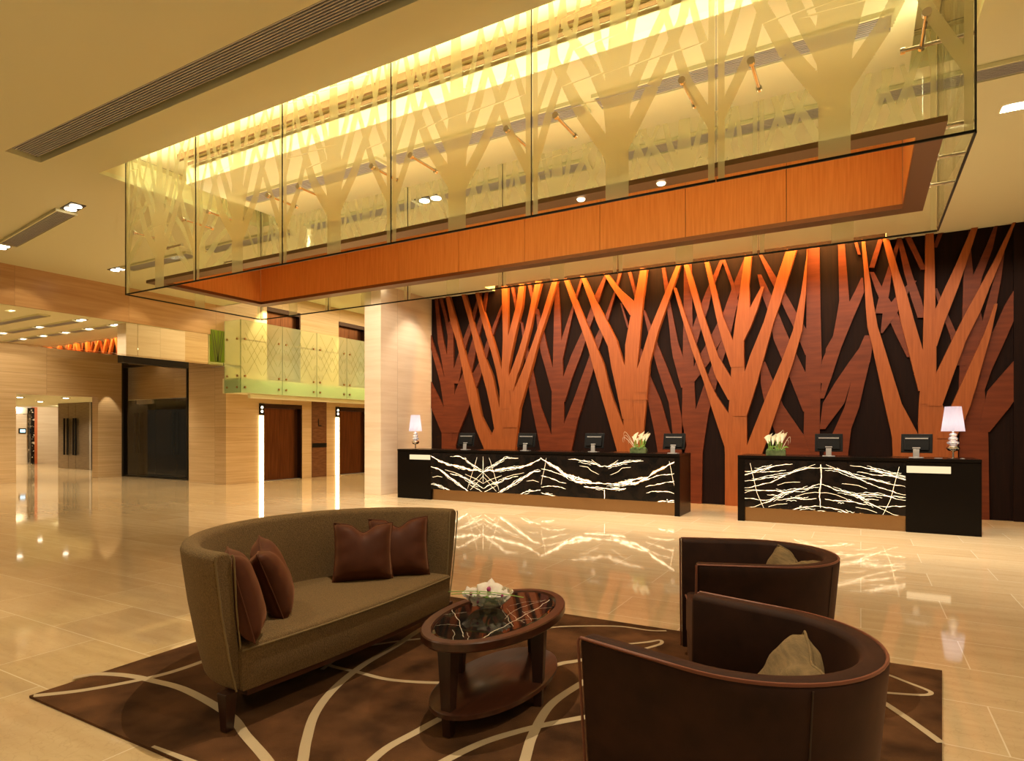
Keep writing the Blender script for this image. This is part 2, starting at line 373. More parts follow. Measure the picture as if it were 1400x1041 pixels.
# ------------------------------------------------------------------ hanging glass canopy with a timber tray
GX0, GX1, GY0, GY1, GZ = -8.645, .615, 4.70, 6.87, 3.35
GT = ZC + .30
can = empty('glass_canopy', (-4.0, 5.8, GZ))
tag(can, 'large hanging canopy of clear glass panes etched with trees around a timber tray', 'canopy')
O = O_CAN = Vector((-4.0, 5.8, GZ))
def etched_tree(seed, w, h, trunk=.085):
    """branch strips in pane coords: x in [-w/2, w/2], z in [0, h]; returns list of convex quads"""
    rnd = random.Random(seed); quads = []
    def strip(pts):
        for i in range(len(pts) - 1):
            (x0, z0, a0), (x1, z1, a1) = pts[i], pts[i + 1]
            dx, dz = x1 - x0, z1 - z0; l = math.hypot(dx, dz); nx, nz = dz / l, -dx / l
            quads.append([(x0 - nx * a0, z0 - nz * a0), (x0 + nx * a0, z0 + nz * a0), (x1 + nx * a1, z1 + nz * a1), (x1 - nx * a1, z1 - nz * a1)])
    t = trunk * w * .74
    hw = t * 1.0
    strip([(0, -.05, hw), (0, h * .30, hw), (0, h * .44, hw * 1.25), (0, h * .60, hw * .85), (rnd.uniform(-.02, .02), h * 1.05, hw * .42)])
    j = lambda a: rnd.uniform(-a, a)
    for s in (-1, 1):
        strip([(s * hw * .2, h * (.20 + j(.03)), hw * .62), (s * w * (.19 + j(.02)), h * (.42 + j(.02)), hw * .54), (s * w * (.33 + j(.03)), h * .67, hw * .40), (s * w * (.43 + j(.04)), h * 1.02, hw * .18)])
        strip([(s * hw * .3, h * (.34 + j(.03)), hw * .55), (s * w * (.13 + j(.02)), h * (.57 + j(.03)), hw * .46), (s * w * (.26 + j(.04)), h * .80, hw * .34), (s * w * (.34 + j(.05)), h * 1.03, hw * .18)])
        strip([(s * hw * .3, h * (.50 + j(.03)), hw * .45), (s * w * (.095 + j(.02)), h * (.70 + j(.03)), hw * .34), (s * w * (.17 + j(.04)), h * 1.03, hw * .16)])
        strip([(s * w * .53, h * (.13 + j(.04)), hw * .42), (s * w * (.37 + j(.03)), h * (.42 + j(.03)), hw * .38), (s * w * (.23 + j(.03)), h * (.74 + j(.03)), hw * .26), (s * w * (.15 + j(.05)), h * 1.02, hw * .13)])
        strip([(s * w * .53, h * (.36 + j(.05)), hw * .36), (s * w * (.41 + j(.03)), h * (.62 + j(.03)), hw * .28), (s * w * (.30 + j(.05)), h * 1.02, hw * .13)])
        strip([(s * w * .52, h * (.60 + j(.06)), hw * .28), (s * w * (.45 + j(.03)), h * 1.02, hw * .12)])
        strip([(s * w * .49, -.05, hw * .45), (s * w * .49, h * .5, hw * .45), (s * w * .48, h * 1.02, hw * .2)])
    out = []
    def clip(poly, axis, lim, keep_less):
        res = []
        for i in range(len(poly)):
            a, c = poly[i], poly[(i + 1) % len(poly)]
            ia = (a[axis] <= lim) if keep_less else (a[axis] >= lim); ic = (c[axis] <= lim) if keep_less else (c[axis] >= lim)
            if ia: res.append(a)
            if ia != ic:
                k = (lim - a[axis]) / (c[axis] - a[axis]); res.append((a[0] + (c[0] - a[0]) * k, a[1] + (c[1] - a[1]) * k))
        return res
    for q in quads:
        for ax, lim, less in ((0, w / 2 - .012, True), (0, -w / 2 + .012, False), (1, h, True), (1, .0, False)):
            q = clip(q, ax, lim, less)
            if len(q) < 3: break
        if len(q) >= 3: out.append(q)
    return out
def union_mask(quads, w, h, nx, nz):
    """rasterise the strips to one coplanar cell mesh (so that overlaps do not double up), then smooth strips by fine cells"""
    return quads
def glass_pane(p0, dirv, w, seed, mat, inward, tr=.085):
    """one pane standing at p0 (bottom centre), running along dirv"""
    n = Vector((-dirv[1], dirv[0], 0)); d = Vector((dirv[0], dirv[1], 0)); h = GT - GZ
    b = MB(); t = .006
    def P(x, z, k): return Vector(p0) - O + d * x + Vector((0, 0, z)) + n * k
    for k, mi in ((-t, 0), (t, 0)):
        b.add([P(-w / 2 + .003, 0, k), P(w / 2 - .003, 0, k), P(w / 2 - .003, h, k), P(-w / 2 + .003, h, k)], [(0, 1, 2, 3)], 0)
    e = [P(-w / 2 + .003, 0, -t), P(w / 2 - .003, 0, -t), P(w / 2 - .003, h, -t), P(-w / 2 + .003, h, -t), P(-w / 2 + .003, 0, t), P(w / 2 - .003, 0, t), P(w / 2 - .003, h, t), P(-w / 2 + .003, h, t)]
    b.add(e, [(0, 1, 5, 4), (1, 2, 6, 5), (3, 0, 4, 7), (2, 3, 7, 6)], 1)
    g = b.build('glass_pane', [M['glass'], M['glass_edge']], can)
    MB().add([P(a, z, k_) for a in (-w / 2 + .003, w / 2 - .003) for z in (-.016, .0) for k_ in (-t - .001, t + .001)], [(0, 1, 3, 2), (4, 6, 7, 5), (0, 4, 5, 1), (2, 3, 7, 6), (0, 2, 6, 4), (1, 5, 7, 3)]).build('bottom_edge', M['glass_edge'], g)
    # etched film: strips trimmed against one another by a fine scanline so no cell is covered twice
    qs = etched_tree(seed, w, h, tr)
    b = MB(); nz = 110; dz = h / nz
    def span(q, z):
        xs = []
        for i in range(len(q)):
            a, c = q[i], q[(i + 1) % len(q)]
            if (a[1] <= z) != (c[1] <= z): xs.append(a[0] + (c[0] - a[0]) * (z - a[1]) / (c[1] - a[1]))
        return (min(xs), max(xs)) if len(xs) >= 2 else None
    def merged(z):
        ss = sorted(s for s in (span(q, z) for q in qs) if s)
        out = []
        for s in ss:
            if out and s[0] <= out[-1][1]: out[-1][1] = max(out[-1][1], s[1])
            else: out.append(list(s))
        return out
    k = inward * (t + .0012)
    for i in range(nz):
        za, zb = i * dz, (i + 1) * dz
        A, Bm = merged(za + 1e-4), merged(zb - 1e-4)
        if len(A) == len(Bm):
            for s, q in zip(A, Bm): b.add([P(s[0], za, k), P(s[1], za, k), P(q[1], zb, k), P(q[0], zb, k)], [(0, 1, 2, 3)])
        else:
            Mz = merged((za + zb) / 2)
            for s in Mz: b.add([P(s[0], za, k), P(s[1], za, k), P(s[1], zb, k), P(s[0], zb, k)], [(0, 1, 2, 3)])
    b.build('etched_tree', mat, g, fix=False)
    return g
us = [170.8, 267.6, 386, 534.5, 726.5, 979]
xs = [PY(u, 300, GY0).x for u in us] + [GX1]; xs[0] = GX0
for i in range(6):
    glass_pane(((xs[i] + xs[i + 1]) / 2, GY0, GZ), (1, 0), xs[i + 1] - xs[i], 11 + i, M['etched'], 1)
    glass_pane(((xs[i] + xs[i + 1]) / 2, GY1, GZ), (1, 0), xs[i + 1] - xs[i], 31 + i, M['etched_back'], -1)
for x, s in ((GX0, 51), (GX1, 52)):
    glass_pane((x, (GY0 + GY1) / 2, GZ), (0, 1), GY1 - GY0 - .02, s, M['etched_back'], 1 if x < -4 else -1, .05)
# timber tray
TX0, TX1, TY0, TY1, TZ = -8.30, .482, 4.78, 6.62, 3.47
FW, ZN, ZT = .16, 3.515, 4.18
b = MB()
def mit(x0, x1, y0, y1, z0, z1):
    """flat mitred ring"""
    i = FW
    a = [(x0, y0), (x1, y0), (x1, y1), (x0, y1)]; c = [(x0 + i, y0 + i), (x1 - i, y0 + i), (x1 - i, y1 - i), (x0 + i, y1 - i)]
    for k in range(4):
        l = (k + 1) % 4
        b.prism([Vector((*a[k], z0)) - O, Vector((*a[l], z0)) - O, Vector((*c[l], z0)) - O, Vector((*c[k], z0)) - O], (0, 0, z1 - z0))
mit(TX0, TX1, TY0, TY1, TZ, TZ + .04)
b.build('tray_trim', M['traytrim'], can)
yi = TY1 - FW
zroof = lambda y: ZN + (ZT - ZN) * (y - TY0) / (yi - TY0)
# inner timber faces: the long far face in panels, the two short ends
seamu = [348, 410, 473, 545, 627, 717, 820, 937, 1075, 1233]
sx = [PY(u, 350, yi).x for u in seamu]; sx[0] = TX0 + FW; sx[-1] = TX1 - FW
for i in range(len(sx) - 1):
    MB().box(sx[i] + .003 - O.x, sx[i + 1] - .003 - O.x, yi - O.y, yi + .02 - O.y, TZ + .04 - O.z, ZT - O.z).build('wood_panel', M['fascia'], can)
MB().box(sx[0] - O.x, sx[-1] - O.x, yi + .021 - O.y, yi + .03 - O.y, TZ + .04 - O.z, ZT - O.z).build('seam_backing', M['seam'], can)
for x, dx in ((TX0 + FW, -.02), (TX1 - FW, .02)):
    q = [Vector((x, TY0 + FW, TZ + .04)), Vector((x, yi, TZ + .04)), Vector((x, yi, ZT - .01)), Vector((x, TY0 + FW, zroof(TY0 + FW) - .01))]
    MB().prism([p - O for p in q], (dx, 0, 0)).build('end_panel', M['fascia'], can)
q = [Vector((TX0 + FW - .03, TY0 + .06, zroof(TY0 + .06) - .012)), Vector((TX1 - FW + .03, TY0 + .06, zroof(TY0 + .06) - .012)), Vector((TX1 - FW + .03, yi + .03, ZT - .005)), Vector((TX0 + FW - .03, yi + .03, ZT - .005))]
MB().prism([p - O for p in q], (0, 0, .006)).build('tray_lid', M['fascia'], can)
# standoff pins through the panes
def pin(p, q):
    p, q = Vector(p) - O, Vector(q) - O; d = (q - p).normalized()
    g = MB().tube([p, q], .014, 8).build('standoff_pin', M['brass'], can, smooth=50)
    MB().tube([p - d * .018, p + d * .012], .028, 10).build('cap', M['chrome'], g, smooth=50)
    MB().tube([q - d * .012, q + d * .018], .024, 10).build('cap', M['chrome'], g, smooth=50)
for u, v in [(184, 356), (250, 340.5), (285.6, 332), (366.6, 312), (408.6, 303), (509, 279), (562, 267), (693, 235), (760, 218), (932.7, 178), (1027, 156), (1267, 100)]:
    p = PY(u, v, GY0 - .03); pin((p.x, GY0 - .03, 4.13), (p.x, GY0 + .36, 4.13))
for y, z in ((5.05, 4.13), (6.45, 4.13), (5.05, 3.55), (5.6, 3.55), (6.2, 3.55)):
    pin((GX1 + .03, y, z), (GX1 - (.36 if z > 4 else .12), y, z))
for y in (5.3, 6.2): pin((GX0 - .03, y, 4.13), (GX0 + .3, y, 4.13))
# hanger rods that carry the tray from the ceiling
# rails inside the front slot
MB().box(-8.1, .36, 5.08, 5.12, GT - .06, GT + .02).box(-8.1, .36, 5.19, 5.20, GT - .1, GT - .06).build('trim_cove_rail', M['railpaint'])
struct(D.objects['trim_cove_rail'])

# ------------------------------------------------------------------ ceiling vents and downlights
def vent(x0, x1, y0, y1, z, label, frame=True, rz=0, group=None):
    cx, cy = (x0 + x1) / 2, (y0 + y1) / 2; w, d = x1 - x0, y1 - y0
    t = tag(empty('ceiling_vent', (cx, cy, z), rz), label, 'vent', group)
    MB().box(-w / 2, w / 2, -d / 2, d / 2, .028, .034).build('backing', M['grilledark'], t)
    b = MB(); n = max(6, int(d / .027))
    for i in range(n):
        y = -d / 2 + (i + .5) * d / n; b.box(-w / 2, w / 2, y - .006, y + .006, .006, .020)
    b.build('slats', M['grille'], t)
    if frame:
        b = MB(); f = .022
        b.box(-w / 2 - f, w / 2 + f, -d / 2 - f, -d / 2, -.006, .034); b.box(-w / 2 - f, w / 2 + f, d / 2, d / 2 + f, -.006, .034)
        b.box(-w / 2 - f, -w / 2, -d / 2, d / 2, -.006, .034); b.box(w / 2, w / 2 + f, -d / 2, d / 2, -.006, .034)
        b.build('frame', M['ceiling'], t)
    return t
vent(LV[0] + .06, LV[1] - .1, LV[2] + .01, LV[3] - .05, ZC + .035, 'very long dark slatted air vent recessed in the ceiling before the glass canopy', frame=False)
c = (PZ(78.2, 284.6, ZC) + PZ(20, 337.4, ZC) + PZ(105.6, 289.9, ZC) + PZ(0, 331, ZC)) / 4
vent(c.x - 1.42, c.x + 1.42, c.y - .125, c.y + .125, ZC - .035, 'short dark air vent on the ceiling above the stone wall between twin downlights', rz=math.radians(-7))
def downlight(x, y, label, z=None, rz=0, group=None, twin=True, ax=0):
    z = ZC if z is None else z
    t = tag(empty('downlight', (x, y, z), rz), label, 'downlight', group)
    w = .22 if twin else .1
    MB().box(-w, w, -.1, .1, -.012, -.001).build('housing', M['blackmetal'], t)
    for k in ((-.105, .105) if twin else (0,)):
        MB().lathe([(.078, -.0125), (.078, -.022), (.06, -.024)], 16, (k, 0, 0)).build('lamp', M['lamp_on'], t)
    return t
p = PZ(100, 283, ZC); downlight(p.x, p.y, 'twin square downlight at the near end of the short vent by the glass canopy', rz=math.radians(-7))
p = PZ(4, 337, ZC); downlight(p.x, p.y, 'twin downlight at the picture edge just above the honey stone wall', rz=math.radians(-7))
p = PZ(161, 368, ZC); downlight(p.x, p.y, 'twin downlight just outside the left end of the glass canopy', rz=0)
lx = [PZ(585, 270, ZC).x]
R1 = 7.37
for x in lx:
    downlight(x, R1, 'twin downlight between dark vents seen through the middle of the glass canopy')
xv = [p.x, -11.0, -8.28] + lx + [-2.8, -.1, 2.6]
for i in range(len(xv) - 1):
    vent(xv[i] + .26, xv[i + 1] - .26, R1 - .125, R1 + .125, ZC - .035, 'short dark air vent between downlights on the ceiling behind the canopy', group='vents in the row behind the canopy')
for i in range(3):
    vent(-7.9 + i * 2.76, -7.9 + i * 2.76 + 2.6, 5.92, 6.17, ZC - .035, 'short dark air vent in the ceiling enclosed by the glass canopy', group='vents above the glass canopy')

# rows over the desks, seen in the mirror band
for y, n, lights in ((9.1, 1, False), (10.1, 3, True), (11.1, 5, True)):
    L = (9.6 - 2.0) / n
    for i in range(n):
        a = -9.6 + i * L
        vent(a + (.24 if lights else 0), a + L - (.24 if lights else 0), y - .13, y + .13, ZC - .035, {1: 'long dark air vent over the desks, reflected in the mirror band', 3: 'dark air vent between a few downlights over the desks', 5: 'dark air vent between closely set downlights before the tree wall'}[n], group='vents over the desks, row of %d' % n)
        if lights: downlight(a, y, {3: 'twin downlight among the longer vents over the desks', 5: 'twin downlight in the row closest to the tree wall'}[n], group='downlights over the desks, row of %d' % n)
# ------------------------------------------------------------------ feature wall: veneer trees in relief
CR = {1: (580, 360, 220 / 881), 2: (720, 350, 240 / 925), 3: (880, 330, 240 / 862), 4: (1040, 310, 220 / 739), 5: (1180, 295, 220 / 751)}
mural = empty('tree_mural', (-3.7, YM, 0))
tag(mural, 'tall feature wall of overlapping veneer trees in relief on dark panelling', 'mural')
MO = Vector((-3.7, YM, 0))
def strips(txt):
    out = []
    for br in txt.strip().split('\n'):
        rows = []
        for r in br.strip().split(';'):
            a, c = r.split(':'); l, rr = c.split('/'); rows.append((float(a), float(l), float(rr)))
        out.append(rows)
    return out
def tree(cid, txt, depth0, mat, name):
    ox, oy, s = CR[cid]; b = MB(); X1 = PY(1398, 500, YM).x
    for bi, rows in enumerate(strips(txt)):
        L, R = [], []
        for (y, l, r) in rows:
            a, c = PY(ox + l * s, oy + y * s, YM), PY(ox + r * s, oy + y * s, YM)
            if y >= 1390: a.z = c.z = 0.0
            L.append(a); R.append(c)
        L = sorted(zip(L, R), key=lambda t: -t[0].z)
        if L[0][0].z > ZC - .35:                 # carry the tip up to the ceiling line and a little beyond
            (a0, c0), (a1, c1) = L[0], L[1]
            k = (ZC + .05 - a0.z) / (a0.z - a1.z)
            k = max(0, min(k, 3)); L.insert(0, (a0 + (a0 - a1) * k, c0 + (c0 - c1) * k))
            for p in L[0]: p.z = min(p.z, ZC + .25 if MCX0 + .05 < p.x < MCX1 - .05 else ZC - .004)
            for p in L[1]: p.z = min(p.z, ZC + .2 if MCX0 + .05 < p.x < MCX1 - .05 else ZC - .006)
        d = depth0 + .0028 * bi
        vs = []; n = len(L)
        for a, c in L:
            for p in (a, c):
                vs.append((max(-9.76, min(X1, p.x)) - MO.x, 0 - d, max(0.0, p.z)))
        vs2 = [(x, .039, z) for x, y, z in vs]
        fs = []
        for i in range(n - 1):
            j = 2 * i; fs.append((j, j + 2, j + 3, j + 1)); m = 2 * n
            fs.append((j, j + 1 + 0, j + m + 1, j + m)) if i == 0 else None
            fs.append((j, j + m, j + 2 + m, j + 2)); fs.append((j + 1, j + 3, j + 3 + m, j + 1 + m))
        b.add(vs + vs2, [f for f in fs if f])
    return b.build(name, mat, mural)
B0 = """1400:95/172;1000:95/172;920:95/190;790:108/172
650:28/34;790:32/108;930:95/150;1000:97/150
395:28/34;470:30/60;560:62/92;655:88/120;790:108/150
190:58/76;320:68/90;440:76/110;500:90/124;660:118/150
190:84/100;300:112/128;400:130/150;520:125/160
320:135/160;480:128/162;660:120/165;800:108/172;930:95/180
200:290/305;330:248/272;450:203/232;575:165/205;660:150/190
160:336/348;290:308/330;430:262/296;600:215/262;700:172/240;790:160/215
230:425/437;440:340/364;520:315/345;600:272/318;680:225/290;790:160/246;930:120/190
125:476/492;250:500/515;330:512/530
110:568/588;210:590/604;280:604/622"""
B1 = """615:2/35;720:15/57;800:28/76;945:58/130;1030:74/150;1400:74/150
350:-32/-22;500:-12/10;615:2/35
280:48/60;400:58/90;510:75/116;590:98/138;720:134/160
165:150/168;300:145/178;440:142/184;540:140/190;720:133/196;1040:130/200;1400:130/200
130:282/296;270:240/252;430:188/216;540:170/192
110:408/424;200:364/394;330:320/352;390:298/330;520:238/288;645:191/240;770:170/202
85:488/503;190:462/473;340:408/430;430:364/400;540:328/366;590:310/356;760:248/304;870:204/270;1030:150/236;1400:150/236
80:533/550;190:563/580;260:580/600
250:494/503;380:532/543"""
B2 = """110:198/235;240:197/237;400:195/240;560:192/245;720:190/250;880:188/258;1040:188/250;1400:185/255
125:88/104;200:98/118;310:112/132;440:128/158;500:133/170;570:144/194;720:184/220
105:370/388;250:305/335;330:275/318;430:238/282;560:225/245
105:486/498;220:438/482;340:395/440;470:328/390;600:252/320;690:230/250
320:440/458;490:380/420;620:330/378;720:292/355;830:255/322;900:240/310;1040:200/290;1400:200/285
95:386/402;220:430/448;320:440/470"""
B2b = """285:612/622;380:635/661;470:655/692;590:688/741;720:730/791;770:748/800;870:762/819;1040:780/850;1400:780/850
490:585/606;635:612/652;770:640/710;920:672/752;1040:692/800;1400:700/800"""
B3 = """95:210/270;400:210/275;600:208/280;850:200/272;1040:195/270;1400:190/275
130:-8/8;240:42/76;330:88/128;390:115/161;480:160/215;590:205/230
220:-15/2;310:5/46;400:38/82;520:60/132;680:128/210;850:195/240
620:0/20;720:0/62;820:20/102;955:70/196;1040:80/230;1400:90/230
80:355/386;340:361/407;420:348/420;500:333/385;615:282/350;720:270/315
235:462/470;300:432/475;345:408/458;420:380/425;560:300/368;700:285/323;790:270/290
500:478/508;560:452/512;620:408/503;715:343/414;810:286/385;930:270/296
600:440/506;715:415/478;830:385/452;930:340/415;1040:290/402;1400:280/400
75:430/445;130:447/460
60:540/560;190:497/522
210:500/520;290:527/562;380:568/620;500:622/672;600:672/690
50:628/645;220:575/600;300:548/592;400:525/570
250:690/715;330:615/660;400:560/625;490:550/560
60:628/648;220:660/695;330:690/735;420:720/760
50:662/690;150:712/738;200:735/760"""
B4 = """160:482/504;290:468/515;500:462/560;700:450/560;850:445/570;1040:450/585;1400:440/590
45:613/628;150:572/606;285:511/556;400:480/530
170:648/660;290:612/645;400:580/625;560:540/600;700:520/570
310:728/740;420:660/735;520:615/690;600:580/655;720:540/600;830:530/562
660:720/740;750:640/740;820:580/735;900:560/680;1010:540/590
340:328/345;460:368/395;560:405/440;700:440/480
80:350/372;150:325/345"""
F1 = """1400:345/500;1030:336/503;900:392/518;800:418/530;660:420/500
180:125/145;330:152/186;430:184/213;510:202/236;690:238/290;840:273/320;910:290/355;1000:328/408;1030:338/420;1400:350/420
168:212/232;310:250/272;400:271/302;510:298/337;620:328/382;700:350/398;800:372/420;960:400/440
157:287/306;260:309/331;300:318/345;400:347/378;490:375/405;585:400/431;690:420/460
128:432/463;300:436/465;405:438/467;480:436/475;600:430/470;800:420/480
117:528/555;240:510/544;340:483/519;410:465/503;480:455/488;570:440/472
102:617/650;240:588/616;360:562/590;470:528/562;580:488/531;615:474/517;700:450/495
92:712/740;270:658/687;420:608/637;560:557/600;680:508/566;795:476/532;900:440/520"""
F2 = """1400:484/610;1040:484/612;900:515/622;720:517/640;600:520/652
123:200/221;240:241/270;380:292/331;500:332/381;570:351/411;690:385/440;760:405/462;895:444/515;1040:484/540;1400:484/560
109:289/309;240:336/370;350:373/430;450:420/481;480:434/489;590:452/525;720:481/560;860:510/570
69:605/640;140:591/632;240:571/618;330:550/610;470:525/599;600:522/586;760:515/640
97:410/432;180:462/498;240:502/568;315:550/600
44:798/820;215:727/762;400:650/697;500:620/672;560:601/656;605:584/650;720:570/640"""
F3 = """1400:402/505;1040:402/510;860:418/508;690:430/500;500:437/492
230:149/161;390:195/216;540:241/272;690:297/326;760:318/361;845:345/418;1010:400/450;1100:405/450
109:198/221;270:240/270;400:276/310;480:300/338;570:326/371;650:350/420;670:358/432;780:418/470
97:300/320;210:325/350;370:358/391;430:372/416;490:389/441;620:430/470
71:500/533;220:479/519;330:463/525;400:452/515;490:441/494;620:435/495
226:580/593;300:540/572;340:520/560;430:480/525;495:460/492
46:703/753;180:658/713;300:622/676;400:592/641;560:527/597;650:497/572;690:480/562;860:440/508
100:798/804;260:774/798;440:735/780;590:680/738;780:598/674;1000:511/600;1040:480/585;1400:440/520"""
F4 = """1400:258/440;1040:258/440;970:256/400;880:260/368
115:-8/8;260:4/26;420:12/50;520:20/68;600:40/93;880:100/180;1010:130/250;1040:135/262;1400:150/262
108:90/121;260:130/165;360:150/201;500:176/240;630:210/278;820:258/310
84:290/328;250:288/333;440:282/336;620:278/340;740:270/340;880:260/365
55:503/533;230:432/478;340:380/441;440:336/402;500:320/378;610:300/343
34:694/707;210:610/641;340:540/587;450:480/545;580:415/480;735:340/422;890:300/366
415:611/624;560:560/592;690:500/555;790:455/527;890:410/497;970:362/465;1040:340/430"""
for cid, t in ((1, B0), (2, B1), (3, B2), (2, B2b), (4, B3), (5, B4)): tree(cid, t, .0, M['tree_back'], 'recessed_tree')
for cid, t in ((1, F1), (2, F2), (3, F3), (5, F4)): tree(cid, t, .06, M['tree_front'], 'raised_tree')
# dark end panel that closes the feature wall on the right
xe = PY(1386, 500, YM - .02).x
MB().box(xe - MO.x, xe + .9 - MO.x, -.02, .039, 0, ZC).build('side_panel', M['mural_bg'], mural)
# ------------------------------------------------------------------ reception desks
YC = 10.86
def ribbon(b, pts, w, rnd, y, mi, jit=1.0, O=Vector((0, 0, 0)), lim=None):
    """vein ribbon in the front plane y: pts are world (x, z); w is the width in metres"""
    P = [Vector((p[0], p[1])) for p in pts]
    for lev in range(3):                       # fractal midpoint jitter keeps the natural wander
        Q = []
        for i in range(len(P) - 1):
            a, c = P[i], P[i + 1]; d = c - a; n = Vector((-d.y, d.x))
            Q += [a, (a + c) / 2 + n * rnd.uniform(-.07, .07) * jit]
        Q.append(P[-1]); P = Q
    L, R = [], []; ph = rnd.uniform(0, 9)
    for i, p in enumerate(P):
        t = P[min(i + 1, len(P) - 1)] - P[max(i - 1, 0)]; t.normalize(); n = Vector((-t.y, t.x))
        e = min(1.0, .25 + 4.5 * min(i, len(P) - 1 - i) / len(P))
        k = w * .5 * e * (.65 + .5 * math.sin(ph + i * .9) * jit * .6 + rnd.uniform(-.25, .35) * min(jit, 1))
        k = max(k, .0012)
        L.append(p + n * k); R.append(p - n * k)
    vs = []
    for a, c in zip(L, R):
        for q in (a, c):
            x, z = q.x, q.y
            if lim: x = max(lim[0], min(lim[1], x)); z = max(lim[2], min(lim[3], z))
            vs.append((x - O.x, y - O.y, z - O.z))
    b.add(vs, [(2 * i, 2 * i + 1, 2 * i + 3, 2 * i + 2) for i in range(len(P) - 1)], mi)
def veins(b, crop, txt, seed, O, lim, mirror=None, mi=1, jit=1.0, wk=1.0, y=None):
    ox, oy, s = crop; rnd = random.Random(seed); y = YC if y is None else y
    k = 0
    for line in txt.strip().split('\n'):
        w, pts = line.split('|'); w = float(w) * s
        P = [tuple(map(float, q.split(','))) for q in pts.split()]
        for mir in ((0, 1) if mirror else (0,)):
            W = []
            for (x, yy) in P:
                q = PY(ox + x * s, oy + yy * s, YC)
                X = q.x
                if mir: X = 2 * mirror - X
                W.append((X, q.z))
            mpp = (PY(ox + P[0][0] * s + 1, 650, YC).x - PY(ox + P[0][0] * s, 650, YC).x)
            k += 1
            j_ = jit if float(w) / s > 4.5 else .25 * jit
            ribbon(b, W, w * wk * .0085 * 1.9 + .006, random.Random(seed + k // 2 * 7), y - .0006 - .00001 * k, 2, j_, O, lim)
            ribbon(b, W, w * wk * .0085, random.Random(seed + k // 2 * 7), y - .001 - .00012 * k, mi, j_, O, lim)
            if float(w) / s >= 9:                    # broad veins are accompanied by thin broken strands
                for dz in (.024, -.03):
                    r2 = random.Random(seed * 3 + k // 2 * 5 + int(dz * 1000)); a, c = sorted((r2.uniform(0, .6), r2.uniform(.4, 1))); n = len(W) - 1
                    sub = []
                    for q in range(7):
                        t = (a + (c - a) * q / 6) * n; i0 = min(int(t), n - 1); f = t - i0
                        sub.append((W[i0][0] + (W[i0 + 1][0] - W[i0][0]) * f, W[i0][1] + (W[i0 + 1][1] - W[i0][1]) * f + dz * (1 + .3 * math.sin(q * 2 + seed))))
                    ribbon(b, sub, .0045, r2, y - .001 - .00012 * k, mi, 1.6, O, lim)
V1 = """22|285,428 350,470 420,500 500,515 560,530 610,545 660,540 703,560
18|285,515 340,530 420,590 500,650 560,690 610,732
10|285,655 360,670 450,718
10|440,435 520,435 560,455 620,500 703,555
9|440,570 540,600 620,645 703,690
5|600,660 650,690 703,725
4|560,575 640,610 703,650
3|655,440 615,570 580,690
4|703,435 703,530 703,640
3|703,590 650,650 600,700
3|703,560 640,620 590,660
6|285,710 320,715
4|300,600 340,590 380,600
4|400,540 470,560 540,590"""
V2 = """26|-8,385 60,430 130,470 200,530 270,570 350,580 430,590 505,595
15|340,615 420,625 505,630
9|215,398 320,410 400,430 470,455 505,450
7|0,475 80,490 160,520 210,545
8|0,530 90,555 200,590
7|0,620 60,610 130,615 195,635
11|0,665 60,680 150,705
10|0,690 90,705 140,712
4|305,450 370,460 400,490 460,520
7|505,640 505,680 505,730
4|400,400 440,430 490,460
3|40,390 20,500 0,600
20|200,520 260,535 330,560 400,575
4|395,715 420,720 440,728"""
V3 = """6|150,520 230,500 330,495 400,490 490,480
9|150,490 270,475 360,455 450,440
8|150,523 250,490 340,465 540,432
9|150,570 250,555 330,540 430,525 500,515 560,490 640,470 700,463 763,460
8|150,622 240,605 330,585 420,555 500,515
3|500,515 600,480 720,435
4|150,640 200,638 240,635
11|150,660 300,640 400,640 480,655 560,640 640,630 700,605 763,590
8|150,702 250,710 340,720
7|340,675 430,680 510,650
9|320,740 400,705 480,665 520,645
9|420,715 520,705 620,710 730,705
4|150,778 240,770 300,745 400,710
10|380,795 450,790 520,800 600,780 680,770 763,765
8|640,815 700,805 763,800
4|205,425 225,510 260,660 320,795
4|560,690 640,665 720,655 763,660
5|763,435 763,600 763,780
4|350,770 420,750 500,745
4|420,600 480,580 540,575 600,575"""
def desk(x0, x1, mx0, mx1, zt, block_side, label, vein_sets, plaque, depth=.80):
    O = Vector(((x0 + x1) / 2, YC, 0))
    t = tag(empty('reception_desk', O), label, 'reception desk', None)
    B = lambda name, mat, xa, xb, ya, yb, za, zb, bev=.004, par=None: MB().box(xa - O.x, xb - O.x, ya - O.y, yb - O.y, za, zb).build(name, mat, par or t, bevel=bev)
    zm0, zm1 = PY(700, 682, YC).z * 0 + .235, zt - .075
    B('countertop', M['black'], x0, x1, YC - .01, YC + depth, zt - .045, zt)
    e0, e1 = mx0, mx1
    B('side_panel' if block_side != 'L' else 'end_block', M['black'], x0, e0 - .002, YC, YC + depth - .01, 0, zt - .046)
    B('side_panel' if block_side != 'R' else 'end_block', M['black'], e1 + .002, x1, YC, YC + depth - .01, 0, zt - .046)
    B('front_rail', M['black'], e0, e1, YC + .004, YC + .05, zm1, zt - .046, .001)
    b = MB().box(e0 - O.x, e1 - O.x, .0, .03, zm0, zm1)
    lim = (e0 + .003, e1 - .003, zm0 + .003, zm1 - .003)
    for crop, txt, seed, mir, l in vein_sets:
        veins(b, crop, txt, seed, O, (l[0] or lim[0], l[1] or lim[1], lim[2], lim[3]), mir, wk=.60 if seed == 21 else .85)
    b.build('marble_panel', [M['black_marble'], M['vein'], M['halo']], t, fix=False)
    B('plinth', M['bronze'], e0, e1, YC + .05, YC + .08, .0, zm0 - .004, .002)
    B('back_panel', M['black'], e0, e1, YC + depth - .06, YC + depth - .03, 0, zt - .046, .002)
    B('lit_plaque', M['plaque'], plaque[0], plaque[1], YC - .012, YC - .0005, plaque[2], plaque[3], .002)
    return t
